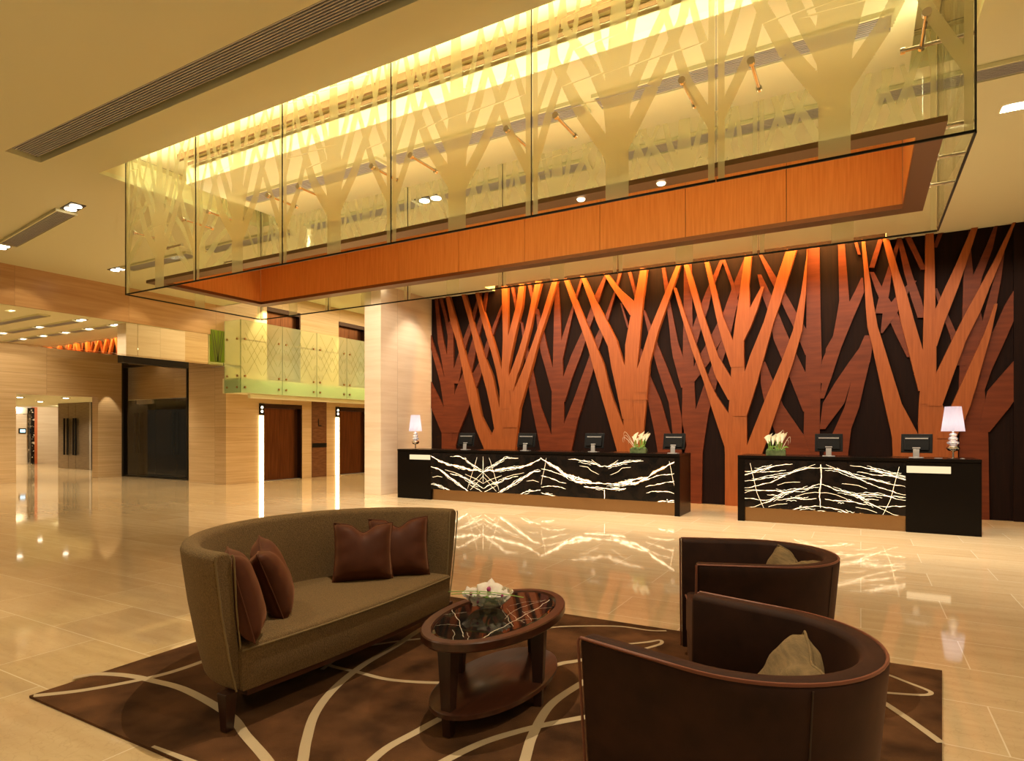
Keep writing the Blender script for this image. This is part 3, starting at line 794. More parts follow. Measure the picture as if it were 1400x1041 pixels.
ZT = PY(945, 621.5, YC).z
LX0, LX1 = PY(543.5, 650, YC).x, PY(929.5, 650, YC).x
LM0, LM1 = PY(589, 650, YC).x, PY(922, 650, YC).x
seam = PY(739, 650, YC).x
c1, c2 = (540, 550, 240 / 1400), (740, 560, 240 / 1400)
def pq(u0, u1, v0, v1): a, c = PY(u0, v0, YC), PY(u1, v1, YC); return (a.x, c.x, min(a.z, c.z), max(a.z, c.z))
desk(LX0, LX1, LM0, LM1, ZT, 'L', 'longer reception desk on the left with backlit black marble front and four screens',
     [(c1, V1, 5, PY(660.5, 650, YC).x, (None, seam)), (c2, V2, 9, PY(826.6, 650, YC).x, (seam, None))], pq(560.5, 588.3, 628.2, 622.4))
RX0, RX1 = PY(1008.5, 650, YC).x, PY(1342.5, 650, YC).x
RM0, RM1 = PY(1018, 650, YC).x, PY(1238.5, 650, YC).x
desk(RX0, RX1, RM0, RM1, ZT, 'R', 'shorter reception desk on the right with backlit black marble front and lamp at its end',
     [((990, 560, 210 / 1214), V3, 21, PY(1122, 650, YC).x, (None, None))], pq(1239.5, 1300, 646.5, 638.5))

# ------------------------------------------------------------------ things standing on the desks
def lamp(x, y, label):
    t = tag(empty('table_lamp', (x, y, ZT)), label, 'lamp', None)
    MB().lathe([(.001, .001), (.075, .001), (.078, .008), (.06, .014), (.014, .02), (.012, .09), (.02, .10), (.03, .108)], 24).build('base', M['chrome'], t, smooth=40)
    b = MB(); b.lathe([(.02, .105), (.062, .115), (.085, .145), (.085, .16), (.06, .19), (.03, .20)], 24); b.build('stem_bowl', M['chrome'], t, smooth=40)
    b = MB(); b.lathe([(.03, .20), (.07, .215), (.078, .235), (.055, .255), (.03, .262), (.055, .275), (.062, .295), (.048, .315), (.026, .322), (.045, .335), (.05, .352), (.036, .37), (.014, .378), (.012, .42)], 24)
    b.build('stem', M['lamp_glass'], t, smooth=50)
    n = 96; r = []
    for z, rad in ((.40, .145), (.765, .100)):
        r.append([Vector(((rad + .0025 * (k % 2)) * math.cos(2 * PI * k / n), (rad + .0025 * (k % 2)) * math.sin(2 * PI * k / n), z)) for k in range(n)])
    MB().loft(r, True, False).build('lamp_shade', M['shade'], t)
    l = D.lights.new('lamp_bulb', 'POINT'); l.energy = .15; l.color = (1, .9, .85); l.shadow_soft_size = .04
    o = D.objects.new('lamp_bulb', l); COL.objects.link(o); o.location = (x, y, ZT + .5)
    return t
M['shade'] = None
m, ns, ls = nodes('lamp_shade'); o = N(ns, 'ShaderNodeOutputMaterial'); a = N(ns, 'ShaderNodeAddShader'); t_ = N(ns, 'ShaderNodeBsdfTranslucent'); e_ = N(ns, 'ShaderNodeEmission')
t_.inputs[0].default_value = (.8, .76, .8, 1); e_.inputs[0].default_value = (.95, .86, 1, 1); e_.inputs[1].default_value = .20
ls.new(t_.outputs[0], a.inputs[0]); ls.new(e_.outputs[0], a.inputs[1]); ls.new(a.outputs[0], o.inputs[0]); M['shade'] = m
M['lamp_glass'] = pbr('lamp_glass', (.85, .82, .80), .06, metal=.85, emit=(1, .85, .78), estr=.15)
p = PY(568, 615, YC + .22); lamp(p.x, YC + .22, 'small white pleated lamp at the end of the longer left desk beside the pale wall')
p = PY(1303, 625, YC + .26); lamp(p.x, YC + .26, 'white pleated lamp with stacked silver stem on the shorter right desk')
def screen(x, y, rz, label, group=None):
    t = tag(empty('desk_screen', (x, y, ZT), rz), label, 'computer screen', group)
    w, h, z0 = .40, .29, .075
    Mt = Matrix.Translation((0, .0, z0)) @ Matrix.Rotation(math.radians(-12), 4, 'X')
    MB().box(-w / 2, w / 2, -.012, .014, 0, h, 0, Mt).build('casing', M['plastic'], t, bevel=.006)
    MB().box(-w / 2 + .04, w / 2 - .04, -.034, -.0125, .035, h - .05, 0, Mt).build('rear_cover', M['plastic'], t, bevel=.008)
    MB().box(-w / 2 + .055, w / 2 - .055, -.0385, -.034, h - .082, h - .068, 0, Mt).build('vent_strip', M['silver'], t)
    MB().box(-.05, .05, -.05, -.034, .06, .075, 0, Mt).build('connector_cover', M['silver'], t, bevel=.002)
    b = MB(); b.loft([[Vector((-.04, -.06, .012)), Vector((.04, -.06, .012)), Vector((.04, -.045, .012)), Vector((-.04, -.045, .012))], [Vector((-.04, -.055, .09)), Vector((.04, -.055, .09)), Vector((.04, -.04, .10)), Vector((-.04, -.04, .10))], [Vector((-.04, -.05, .13)), Vector((.04, -.05, .13)), Vector((.04, -.03, .13)), Vector((-.04, -.03, .13))]])
    b.build('stand', M['silver'], t, bevel=.003)
    MB().box(-.09, .09, -.085, .06, .0, .012).build('base', M['silver'], t, bevel=.003)
    return t
for u, rz, lab in [(637, 4, 'black screen seen from behind on the left desk, nearest the small lamp'), (719, 2, 'black screen seen from behind, second along the left desk from its lamp'), (812, 0, 'black screen seen from behind on the left desk just left of the white lilies'), (921, -3, 'black screen seen from behind on the left desk just right of the white lilies'), (1133, 2, 'black screen seen from behind in the middle of the right desk'), (1253, -8, 'black tilted screen seen from behind beside the lamp on the right desk')]:
    p = PY(u, 610, YC + .24); screen(p.x, YC + .24, math.radians(rz), lab)
M['lily'] = pbr('lily_white', (.88, .84, .68), .5, spec=.3); M['lily_in'] = pbr('lily_spadix', (.8, .6, .1), .6)
M['stalk'] = pbr('green_stalk', (.16, .30, .05), .5); M['moss'] = pbr('moss', (.10, .17, .03), .9, col2=(.03, .06, .012), scale=60, bump=.6, bscale=90)
M['planter'] = pbr('dark_planter', (.05, .07, .025), .15, col2=(.10, .12, .05), scale=14)
M['blade'] = pbr('pale_blade', (.55, .52, .38), .6)
def lilies(x, y, rz, label, seed, pos, arcs):
    t = tag(empty('flower_arrangement', (x, y, ZT), rz), label, 'flower arrangement', None); rnd = random.Random(seed)
    MB().box(-.15, .15, -.05, .05, 0, .085).build('planter', M['planter'], t, bevel=.004)
    b = MB()
    for k in range(26):
        a, c = rnd.uniform(-.14, .14), rnd.uniform(-.045, .045); b.sphere((a, c, .085 + rnd.uniform(-.005, .012)), rnd.uniform(.014, .024), 8, 5)
    tag(b.build('moss', M['moss'], t, smooth=60), kind='stuff')
    for (a, h, lean) in pos:
        d = rnd.uniform(-.02, .02)
        base = Vector((a, d, .09)); top = Vector((a + lean, d + rnd.uniform(-.02, .01), h))
        ly = MB().tube([base, (base + top) / 2 + Vector((lean * .1, 0, 0)), top], [.006, .006, .009], 6).build('lily_stalk', M['stalk'], t, smooth=60)
        # calla trumpet: a rolled spathe with one raised tip
        b = MB(); rings = []; ax = (top - base).normalized(); rz0 = rnd.uniform(-.8, .8)
        for i in range(7):
            f = i / 6; rad = .009 + .030 * f ** 1.4; hh = .10 * f; ring = []
            for k in range(14):
                q = 2 * PI * k / 14; lip = .045 * f ** 3 * max(0, math.cos(q - rz0)) - .014 * f ** 3 * max(0, -math.cos(q - rz0))
                ring.append(top + Vector((rad * math.cos(q) + ax.x * hh + .02 * f ** 3 * math.cos(rz0) * max(0, math.cos(q - rz0)), rad * .9 * math.sin(q), hh + lip)))
            rings.append(ring)
        b.loft(rings, True, False); b.build('lily_flower', M['lily'], ly, smooth=80)
    for (a, da, hh) in arcs:
        pts = [(a + da * math.sin(f * 1.9) , -.02 - .02 * f, .09 + hh * math.sin(f * 2.6)) for f in [i / 14 for i in range(15)]]
        MB().tube(pts, [.003 * (1 - .7 * i / 14) for i in range(15)], 5).build('grass_blade', M['blade'], t)
    for k in range(5):
        a = rnd.uniform(-.13, .13); q = rnd.uniform(-.8, .8); pts = [Vector((a, -.03, .09)), Vector((a + .03 * q, -.045, .13)), Vector((a + .09 * q, -.06, .15)), Vector((a + .14 * q, -.07, .13))]
        wv = [.008, .016, .014, .001]; vs = []
        for p_, w_ in zip(pts, wv): vs += [p_ + Vector((0, -.004, w_)), p_ + Vector((0, .004, -w_))]
        MB().add(vs, [(0, 1, 3, 2), (2, 3, 5, 4), (4, 5, 7, 6)]).build('leaf', M['stalk'], t, fix=False)
p = PY(873, 615, YC + .16)
lilies(p.x, YC + .16, 0, 'white calla lilies in a dark trough on the left desk between two screens', 3, [(-.075, .21, -.01), (-.055, .24, .0), (-.04, .17, .01), (.05, .26, .01), (.075, .25, .04), (.06, .22, .03), (.03, .24, .0), (.09, .22, .05)], [(-.05, -.22, .30), (-.06, -.20, .24), (-.07, -.22, .20), (-.04, -.14, .15)])
p = PY(1061, 615, YC + .16)
lilies(p.x, YC + .16, 0, 'white calla lilies in a dark trough at the left end of the right desk', 7, [(-.09, .20, -.03), (-.075, .23, -.02), (-.055, .22, 0), (-.06, .18, .01), (.0, .23, .0), (.02, .26, .01), (.04, .23, .02), (.06, .21, .03), (.03, .19, .0), (.07, .24, .03)], [(.09, .13, .22), (.08, .11, .17), (-.02, .14, .33)])
# small items on the right desk top
for u, lab, r in ((1283, 'small silver pen tray on the right desk just left of the lamp', .05), (1316, 'small silver desk bell on the right desk just right of the lamp', .028)):
    p = PY(u, 627, YC + .14)
    b = MB().lathe([(.001, .0), (r, .0), (r * 1.05, .004), (r * .9, .008), (.001, .009)], 16, (0, 0, 0))
    o = b.build('desk_dish', M['silver'], None, smooth=40, loc=(p.x, YC + .14, ZT)); tag(o, lab.replace('pen tray', 'dish').replace('desk bell', 'round dish'), 'dish')
# ------------------------------------------------------------------ rug
M['sofa'] = pbr('olive_chenille', (.22, .130, .047), .85, col2=(.115, .068, .024), scale=140, stretch=(1, 1, 1), bump=.8, bscale=170, sheen=.25, sheencol=(.7, .55, .3))
M['sofa_pipe'] = pbr('olive_piping', (.24, .17, .075), .8)
M['velvet'] = pbr('brown_velvet', (.018, .0052, .0022), .7, col2=(.032, .010, .0045), scale=9, sheen=.11, sheencol=(.75, .30, .13), spec=.25, bump=.1, bscale=300)
M['velvet_pipe'] = pbr('velvet_piping', (.16, .045, .022), .5, sheen=.4, sheencol=(.8, .4, .25))
M['satin'] = pbr('brown_satin', (.085, .023, .009), .6, col2=(.066, .018, .007), scale=6, spec=.2, sheen=.35, sheencol=(.8, .38, .2))
M['olive_pillow'] = pbr('olive_pillow', (.21, .135, .055), .8, col2=(.13, .085, .034), scale=22, stretch=(1, 1, 5), bump=.5, bscale=160, sheen=.3, sheencol=(.8, .6, .3))
M['darkwood'] = wood('dark_walnut', (.045, .014, .007), (.085, .027, .012), .32, 'y', 4, 8, coat=.12)
M['darkwood_leg'] = wood('dark_walnut_leg', (.030, .010, .006), (.045, .015, .008), .35, 'z', 4, 8, coat=.1)
M['rug'] = pbr('brown_rug', (.034, .014, .006), .95, col2=(.160, .070, .028), scale=3.6, detail=6, lo=.34, hi=.72, bump=.6, bscale=220, spec=.1, sheen=.2, sheencol=(.7, .4, .2))
M['rug_line'] = pbr('cream_pile', (.56, .44, .28), .95, bump=.5, bscale=260, spec=.1)
RH = .014
c = [PZ(40, 955), PZ(250, 880), PZ(1288, 920), PZ(1288, 1041)]
rx0, ry0 = PZ(40, 955).x, PZ(40, 955).y
ry1 = (PZ(760, 840).y + PZ(1288, 920).y) / 2
A_, B_ = Vector((rx0, ry0, 0)), Vector((PZ(760, 840).x, PZ(760, 840).y, 0))
C_, D_ = PZ(1288, 920), PZ(1288, 1041)
yb_ = ry0
k = (yb_ - C_.y) / (D_.y - C_.y)
E_ = C_ + (D_ - C_) * k
F_ = C_ + (B_ - C_) * ((rx0 - C_.x) / (B_.x - C_.x))
poly = [Vector((rx0, yb_, .001)), Vector((E_.x, E_.y, .001)), Vector((C_.x, C_.y, .001)), Vector((rx0 - .05, F_.y, .001))]
b = MB().prism(poly, (0, 0, RH - .001), 0)
xl_ = lambda y: rx0
def rline(pts, w, px=True):
    """cream line woven into the rug, smoothed through the given points"""
    P = [PZ(u, v, RH) for u, v in pts] if px else [Vector((x, y, RH)) for x, y in pts]
    Q = []
    for i in range(len(P) - 1):
        p0, p1, p2, p3 = P[max(i - 1, 0)], P[i], P[i + 1], P[min(i + 2, len(P) - 1)]
        for s_ in range(8):
            t = s_ / 8
            Q.append(.5 * ((2 * p1) + (p2 - p0) * t + (2 * p0 - 5 * p1 + 4 * p2 - p3) * t * t + (3 * p1 - p0 - 3 * p2 + p3) * t ** 3))
    Q.append(P[-1]); vs = []
    global _rz; _rz += .00012
    for i, p in enumerate(Q):
        t = (Q[min(i + 1, len(Q) - 1)] - Q[max(i - 1, 0)]); t.z = 0; t.normalize(); n = Vector((-t.y, t.x, 0))
        for s_ in (1, -1):
            q = p + n * w / 2 * s_; q.z = RH + .0004 + _rz
            q.y = max(yb_ + .004, q.y); vs.append(q)
    b.add(vs, [(2 * i, 2 * i + 1, 2 * i + 3, 2 * i + 2) for i in range(len(Q) - 1)], 1)
_rz = 0.0
rline([(44, 952), (115, 944), (200, 928), (254, 913), (330, 885)], .045)
rline([(100, 927), (133, 922), (173, 924), (208, 931), (254, 944), (312, 977), (336, 1006), (366, 1041), (380, 1070)], .05)
rline([(405, 1075), (414, 1041), (419, 1013), (431.5, 975), (459, 940), (497.5, 909), (539, 884.6), (579, 858.6), (610, 842)], .05)
rline([(440, 916), (459, 902), (484, 888), (532, 879), (579, 873.5), (620, 871)], .028)
rline([(440, 905), (456, 912), (487, 919), (532, 929.7), (593, 934), (640, 932)], .034)
rline([(490, 1060), (508, 1041), (532, 1021.6), (567, 1002.5), (601.5, 983.5), (660, 955), (755, 912), (790, 904), (850, 893)], .046)
rline([(575, 1062), (612, 1039), (664, 1014.6), (726.5, 996), (790, 983), (830, 977)], .046)
rline([(700, 1100), (717.4, 1041), (729, 1004), (752.5, 965), (790, 938), (830, 915)], .05)
rline([(700, 866), (755, 858.5), (790, 856.6), (846, 857), (888, 862.5), (911, 863)], .024)
rline([(860, 881), (885, 878.5), (902, 876), (903, 881), (880, 888)], .026)
rline([(1180, 915), (1213, 923), (1239, 933), (1265, 943), (1273, 948), (1264, 951), (1233, 949.5), (1195, 946.5)], .026)
rline([(1190, 949), (1200, 956), (1229, 975), (1259, 996), (1287, 1016.5)], .04)
rline([(207, 1022), (232, 1031), (262, 1042), (320, 1066)], .03)
tag(b.build('rug', [M['rug'], M['rug_line']], fix=False), 'dark brown rug with sweeping cream curved lines under the sofa, chairs and table', 'rug')

# ------------------------------------------------------------------ upholstery helpers
def pillow(name, mat, w, h, t, mtx, dent=.0, pipe=None, seed=0, crease=1.0):
    n = 18; b = MB(); rnd = random.Random(seed); ph = [rnd.uniform(0, 6) for _ in range(6)]
    def P(i, j, s):
        u, v = -1 + 2 * i / n, -1 + 2 * j / n
        th = t / 2 * max(0, (1 - u ** 4) * (1 - v ** 4)) ** .45 * (1 - .12 * (u * u + v * v))
        wr = .010 * crease * (math.sin(7 * u + 5 * v + ph[0]) * abs(u * v) + math.sin(11 * v - 4 * u + ph[1]) * (u * u) * .6 + .8 * math.sin(9 * u + ph[2]) * max(0, -v) ** 2)
        x = u * w / 2 * (1 - .07 * (1 - v * v)); z = v * h / 2 * (1 - .07 * (1 - u * u))
        dn = dent * math.exp(-(u / .30) ** 2) * max(0, (v + .4) / 1.4) ** 2; z -= dn; th *= 1 - .5 * (dn / max(dent, 1e-6)) * .6 if dent else 1
        return mtx @ Vector((x, s * (th + (wr * (th / (t / 2)) if t else 0)), z))
    for s in (1, -1):
        vs = [P(i, j, s) for j in range(n + 1) for i in range(n + 1)]
        b.add(vs, [(j * (n + 1) + i, j * (n + 1) + i + 1, (j + 1) * (n + 1) + i + 1, (j + 1) * (n + 1) + i) for j in range(n) for i in range(n)])
    import bmesh
    o = b.build(name, mat, None, smooth=180)
    bm = bmesh.new(); bm.from_mesh(o.data); bmesh.ops.remove_doubles(bm, verts=bm.verts, dist=.0006); bmesh.ops.recalc_face_normals(bm, faces=bm.faces); bm.to_mesh(o.data); bm.free()
    # seam piping along the edge
    e = [P(i, 0, 0) for i in range(n)] + [P(n, j, 0) for j in range(n)] + [P(n - i, n, 0) for i in range(n)] + [P(0, n - j, 0) for j in range(n + 1)]
    MB().tube(e, .005, 6).build('piping', mat if pipe is None else pipe, o, smooth=60)
    return o
def shell(outline, prof, cap=True):
    """sweep a closed (n, z) profile along a plan outline; n is measured along the outward normal"""
    rings = []
    m = len(outline)
    for i, p in enumerate(outline):
        t = (outline[min(i + 1, m - 1)] - outline[max(i - 1, 0)]); t.normalize(); nrm = Vector((t.y, -t.x))
        rings.append([Vector((p.x + nrm.x * a, p.y + nrm.y * a, z)) for a, z in prof])
    return rings

# ------------------------------------------------------------------ sofa (local +x is the front, y runs along the seat)
SX, SYc = -2.70, 2.90
sofa = tag(empty('sofa', (SX, SYc, RH + .004), 0), 'olive brown sofa with a high curved wraparound back on the dark rug', 'sofa')
AX, AY = .93, 1.02
def ell(ax, ay, n=48, x0=.0):
    return [Vector((x0 - ax * math.sin(a), -ay * math.cos(a))) for a in [PI * i / n for i in range(n + 1)]]
def straight_ell(ax, ay, lead, n=48):
    """half ellipse with a short straight lead-in on each arm"""
    e = ell(ax - lead, ay, n, -lead)
    return [Vector((0, -ay))] + e + [Vector((0, ay))]
out = straight_ell(AX, AY, .05)
prof = [(-.115, .19), (-.075, .36), (-.035, .58), (-.008, .78), (0, .85), (-.008, .872), (-.03, .886), (-.065, .886), (-.09, .872), (-.10, .85), (-.115, .60), (-.14, .38), (-.15, .25), (-.15, .19)]
# outline runs from -y to +y round the back, whose outward normal is (t.y, -t.x) flipped
rings = shell(out, [(-a if False else a, z) for a, z in prof])
def outward_check(rg, c):
    return (rg[len(rg) // 2][0].x < rg[len(rg) // 2][7].x)
mid = len(out) // 2
t_ = out[mid + 1] - out[mid - 1]; sgn = 1 if (t_.y * 1.0) * -1 > 0 else -1
nx_ = t_.y
if nx_ > 0: rings = shell(out, [(-a, z) for a, z in prof])
MB().loft(rings, True, True).build('back', M['sofa'], sofa, smooth=60, bevel=.012)
sgnN = -1 if nx_ > 0 else 1
def offs(outl, a):
    r = []
    for i, p in enumerate(outl):
        t = (outl[min(i + 1, len(outl) - 1)] - outl[max(i - 1, 0)]); t.normalize(); n = Vector((t.y, -t.x)) * sgnN
        r.append(p + n * a)
    return r
# welts: along both arm fronts and the outer top edge
for s in (0, -1):
    o0 = out[s]; nrm = Vector((0, -1 if s == 0 else 1))
    for sel in (prof[:6], prof[8:12]):
        MB().tube([(.008, o0.y + nrm.y * a, z) for a, z in sel], .005, 6).build('welt', M['sofa_pipe'], sofa, smooth=60)
# seat
inn = offs(out, -.13)
seat = []
front = [Vector((.03 + .05 * math.cos(PI / 2 * (i / 10 * 2 - 1)), inn[-1].y + (inn[0].y - inn[-1].y) * i / 10)) for i in range(11)]
plan = inn[1:-1] + [f for f in front]
def ringz(pl, z, k): 
    cx = -.35
    return [Vector((cx + (p.x - cx) * k, p.y * k, z)) for p in pl]
b = MB().loft([ringz(plan, .185, .985), ringz(plan, .20, .995), ringz(plan, .385, 1.0), ringz(plan, .405, .99), ringz(plan, .413, .965), ringz(plan, .418, .90), ringz(plan, .42, .5)], True, True)
b.build('seat', M['sofa'], sofa, smooth=50)
MB().tube([Vector((p.x + .003, p.y, .392)) for p in front], .0055, 6).build('welt', M['sofa_pipe'], sofa, smooth=60)
b = MB().loft([ringz(plan, .15, .95), ringz(plan, .186, .95)], True, True); b.build('plinth', M['darkwood'], sofa, smooth=40)
for (x, y) in ((.0, -.96), (.0, .96), (-.62, -.55), (-.62, .55)):
    s = 1 if y > 0 else -1
    y = s * .93 if x == 0 else y; x = -.03 if x == 0 else x
    MB().loft([[Vector((x + dx * .022, y + dy * .022, 0)) for dx, dy in ((-1, -1), (1, -1), (1, 1), (-1, 1))], [Vector((x + dx * .034, y + dy * .034, .19)) for dx, dy in ((-1, -1), (1, -1), (1, 1), (-1, 1))]]).build('leg', M['darkwood_leg'], sofa, bevel=.003)
def pm(x, y, z, facing, lean, roll=0):
    """pillow placement: facing = direction of its front in degrees, lean back in degrees"""
    return Matrix.Translation((x, y, z)) @ Matrix.Rotation(math.radians(facing) + PI / 2, 4, 'Z') @ Matrix.Rotation(math.radians(-lean), 4, 'X') @ Matrix.Rotation(math.radians(roll), 4, 'Y')
def place_pillow(lab, mat, x, y, z, facing, lean, roll, w, dent, seed, name='cushion', grp=None, t=.20, crease=1.0):
    o = pillow(name, mat, w, w, t, Matrix.Identity(4), dent, None, seed, crease)
    o.matrix_world = pm(x, y, z, facing, lean, roll); tag(o, lab, 'cushion', grp); return o
zs = .42 + RH
place_pillow('brown satin cushion at the near end of the sofa, leaning on its arm', M['satin'], SX - .15, SYc - .765, zs + .215, 56, 15, 5, .46, .02, 1)
place_pillow('brown satin cushion behind the nearest one at the near end of the sofa', M['satin'], SX - .33, SYc - .42, zs + .20, 48, 20, -6, .43, .03, 2)
place_pillow('brown satin cushion with notched top, inner of the far pair on the sofa', M['satin'], SX - .42, SYc + .45, zs + .195, -42, 18, 2, .42, .06, 3)
place_pillow('brown satin cushion tucked behind another in the far corner of the sofa', M['satin'], SX - .30, SYc + .70, zs + .20, -52, 18, -2, .44, .06, 4)

# ------------------------------------------------------------------ oval coffee table
TXc, TYc, TZt, TA, TB, TR = -1.745, 2.935, .50, .315, .56, math.radians(0)
tb = tag(empty('coffee_table', (TXc, TYc, RH + .004), TR), 'oval dark wood coffee table with black marble top and lower shelf', 'coffee table')
H = TZt - RH - .004
def ov(a, b_, z, n=64): return [Vector((a * math.cos(2 * PI * i / n), b_ * math.sin(2 * PI * i / n), z)) for i in range(n)]
b = MB(); r = [ov(TA - .058, TB - .058, H - .012), ov(TA - .053, TB - .053, H), ov(TA - .006, TB - .006, H), ov(TA, TB, H - .006), ov(TA, TB, H - .04), ov(TA - .006, TB - .006, H - .048), ov(TA - .058, TB - .058, H - .048)]
b.loft(r + [r[0]], True, False); b.build('rim', M['darkwood'], tb, smooth=35)
b = MB().loft([ov(TA - .059, TB - .059, H - .045), ov(TA - .059, TB - .059, H - .011), ov(TA - .075, TB - .075, H - .005)], True, True)
rnd = random.Random(4)
def tv(p, w, jit=1.0):
    P = [Vector(q) for q in p]
    for lev in range(3):
        Q = []
        for i in range(len(P) - 1):
            d = P[i + 1] - P[i]; Q += [P[i], (P[i] + P[i + 1]) / 2 + Vector((-d.y, d.x)) * rnd.uniform(-.07, .07) * jit]
        P = Q + [P[-1]]
    vs = []
    for i, q in enumerate(P):
        t = (P[min(i + 1, len(P) - 1)] - P[max(i - 1, 0)]).normalized(); n = Vector((-t.y, t.x)) * w * (.22 + .25 * abs(math.sin(i * 1.3)))
        vs += [(*(q + n), H - .0045), (*(q - n), H - .0045)]
    b.add(vs, [(2 * i, 2 * i + 1, 2 * i + 3, 2 * i + 2) for i in range(len(P) - 1)], 1)
def T(u, v): p = PZ(560 + u * 230 / 884, 770 + v * 230 / 884, TZt); return (p.x - TXc, p.y - TYc)
for w, pts in [(.006, [(365, 400), (450, 350), (530, 310), (620, 260), (700, 210), (735, 190)]), (.004, [(215, 225), (245, 280), (265, 330), (285, 385)]), (.003, [(165, 268), (230, 262), (300, 255)]), (.003, [(480, 215), (520, 290), (545, 330)]), (.003, [(510, 235), (560, 290), (605, 310)]), (.003, [(560, 300), (640, 290), (700, 285)]), (.003, [(600, 255), (660, 240), (745, 230)]), (.0025, [(135, 325), (200, 318), (270, 325)]), (.003, [(500, 290), (600, 225), (715, 190)]), (.0025, [(520, 225), (620, 200), (700, 195)]), (.0025, [(225, 345), (228, 400)]), (.0025, [(300, 360), (308, 405)]), (.0025, [(590, 250), (640, 300)])]:
    tv([T(*q) for q in pts], w)
b.build('marble_top', [M['table_marble'] if 'table_marble' in M else M['black_marble'], pbr('white_vein', (.60, .54, .44), .2)], tb, fix=False)
for (x, y) in ((-.0, -.47), (.225, .05), (-.0, .43), (-.225, -.05)):
    a = math.atan2(y, x); ca, sa = math.cos(a), math.sin(a)
    def q(r_, w_, z): return [Vector((x + ca * dx * w_ - sa * dy * w_, y + sa * dx * w_ + ca * dy * w_, z)) for dx, dy in ((-1, -1), (1, -1), (1, 1), (-1, 1))]
    MB().loft([q(0, .022, 0), q(0, .040, H - .049)]).build('leg', M['darkwood_leg'], tb, bevel=.003)
MB().loft([ov(TA - .06, TB - .05, .095), ov(TA - .05, TB - .04, .100), ov(TA - .05, TB - .04, .122), ov(TA - .06, TB - .05, .128)], True, True).build('lower_shelf', M['darkwood'], tb, smooth=35)
# glass bowl with orchids
p = PZ(668, 830, TZt); bx, by = p.x, p.y
bw = MB(); pr = [(.001, .0), (.045, .0), (.05, .004), (.085, .02), (.118, .048), (.138, .082), (.142, .088), (.136, .086), (.114, .052), (.08, .026), (.045, .010), (.001, .009)]
bw.lathe(pr, 32, cap=False)
tag(bw.build('glass_bowl', M['bowl'] if 'bowl' in M else M['glass'], None, smooth=60, loc=(bx, by, TZt + .0)), 'shallow clear glass bowl holding orchids on the coffee table', 'bowl')
M['petal'] = pbr('orchid_petal', (.74, .62, .58), .5, col2=(.80, .76, .66), scale=25, spec=.2); M['orchid_lip'] = pbr('orchid_lip', (.42, .05, .20), .5)
def orchid(x, y, z, rot, s, label):
    t = tag(empty('orchid', (x, y, z)), label, 'flower', None); t.rotation_euler = rot
    for k, (a, l, w_) in enumerate([(90, .058, .021), (222, .055, .018), (318, .055, .018), (16, .062, .030), (164, .062, .030)]):
        a = math.radians(a); vs = []; n = 8
        for i in range(n + 1):
            f = i / n; r_ = l * s * f; ww = w_ * s * math.sin(PI * (f * .86 + .12)) ** .8
            for g in (-1, 0, 1):
                c_ = Vector((r_, g * ww, .012 * s * f * f - .006 * s * abs(g) + .004 * s * math.sin(5 * f)))
                vs.append(Vector((c_.x * math.cos(a) - c_.y * math.sin(a), c_.x * math.sin(a) + c_.y * math.cos(a), c_.z + (.002 if k > 2 else 0))))
        MB().add(vs, [(3 * i + j, 3 * i + j + 1, 3 * i + j + 4, 3 * i + j + 3) for i in range(n) for j in (0, 1)]).build('petal', M['petal'], t, smooth=180, fix=False)
    MB().sphere((0, -.006 * s, .012 * s), .011 * s, 10, 6, 0, (.9, 1.2, .9)).build('lip', M['orchid_lip'], t, smooth=180)
    MB().sphere((0, .004 * s, .018 * s), .005 * s, 8, 5).build('column', M['petal'], t, smooth=180)
zt_ = TZt + .09
orchid(bx + .012, by - .01, zt_ + .012, (math.radians(42), 0, math.radians(18)), 1.25, 'largest white orchid with magenta centre, on top of the glass bowl')
orchid(bx - .085, by - .06, zt_ - .012, (math.radians(50), math.radians(-14), math.radians(55)), .80, 'white orchid at the left edge of the glass bowl')
orchid(bx - .005, by - .105, zt_ - .035, (math.radians(66), 0, math.radians(25)), .70, 'white orchid lowest in the glass bowl, facing the camera')
orchid(bx + .10, by - .01, zt_ - .012, (math.radians(48), math.radians(14), math.radians(0)), .75, 'white orchid at the right side of the glass bowl')
def blade(p0, p1, w, label, sag=.02):
    b = MB(); vs = []; n = 12; p0, p1 = Vector(p0), Vector(p1); d = (p1 - p0); side = Vector((-d.y, d.x, 0)).normalized()
    for i in range(n + 1):
        f = i / n; c_ = p0 + d * f + Vector((0, 0, sag * math.sin(PI * f))); ww = w * (math.sin(PI * (.08 + .86 * f)) ** .6)
        vs += [c_ + side * ww, c_ + Vector((0, 0, -.003)), c_ - side * ww, c_ + Vector((0, 0, .002))]
    fs = []
    for i in range(n):
        for j in range(4): fs.append((4 * i + j, 4 * i + (j + 1) % 4, 4 * i + 4 + (j + 1) % 4, 4 * i + 4 + j))
    b.add(vs, fs); tag(b.build('leaf_blade', M['stalk'], None, smooth=60), label, 'leaf')
q0, q1 = PZ(613, 810, zt_), PZ(716, 818, zt_)
blade((q0.x, q0.y, zt_ + .003), (q1.x, q1.y, zt_ + .003), .009, 'long pale green leaf lying across the glass bowl', .015)
q0, q1 = PZ(617, 813, zt_), PZ(690, 822, zt_)
blade((q0.x, q0.y, zt_ + .001), (bx + .12, by - .06, zt_ + .004), .007, 'shorter green leaf beside the long one on the glass bowl', .008)

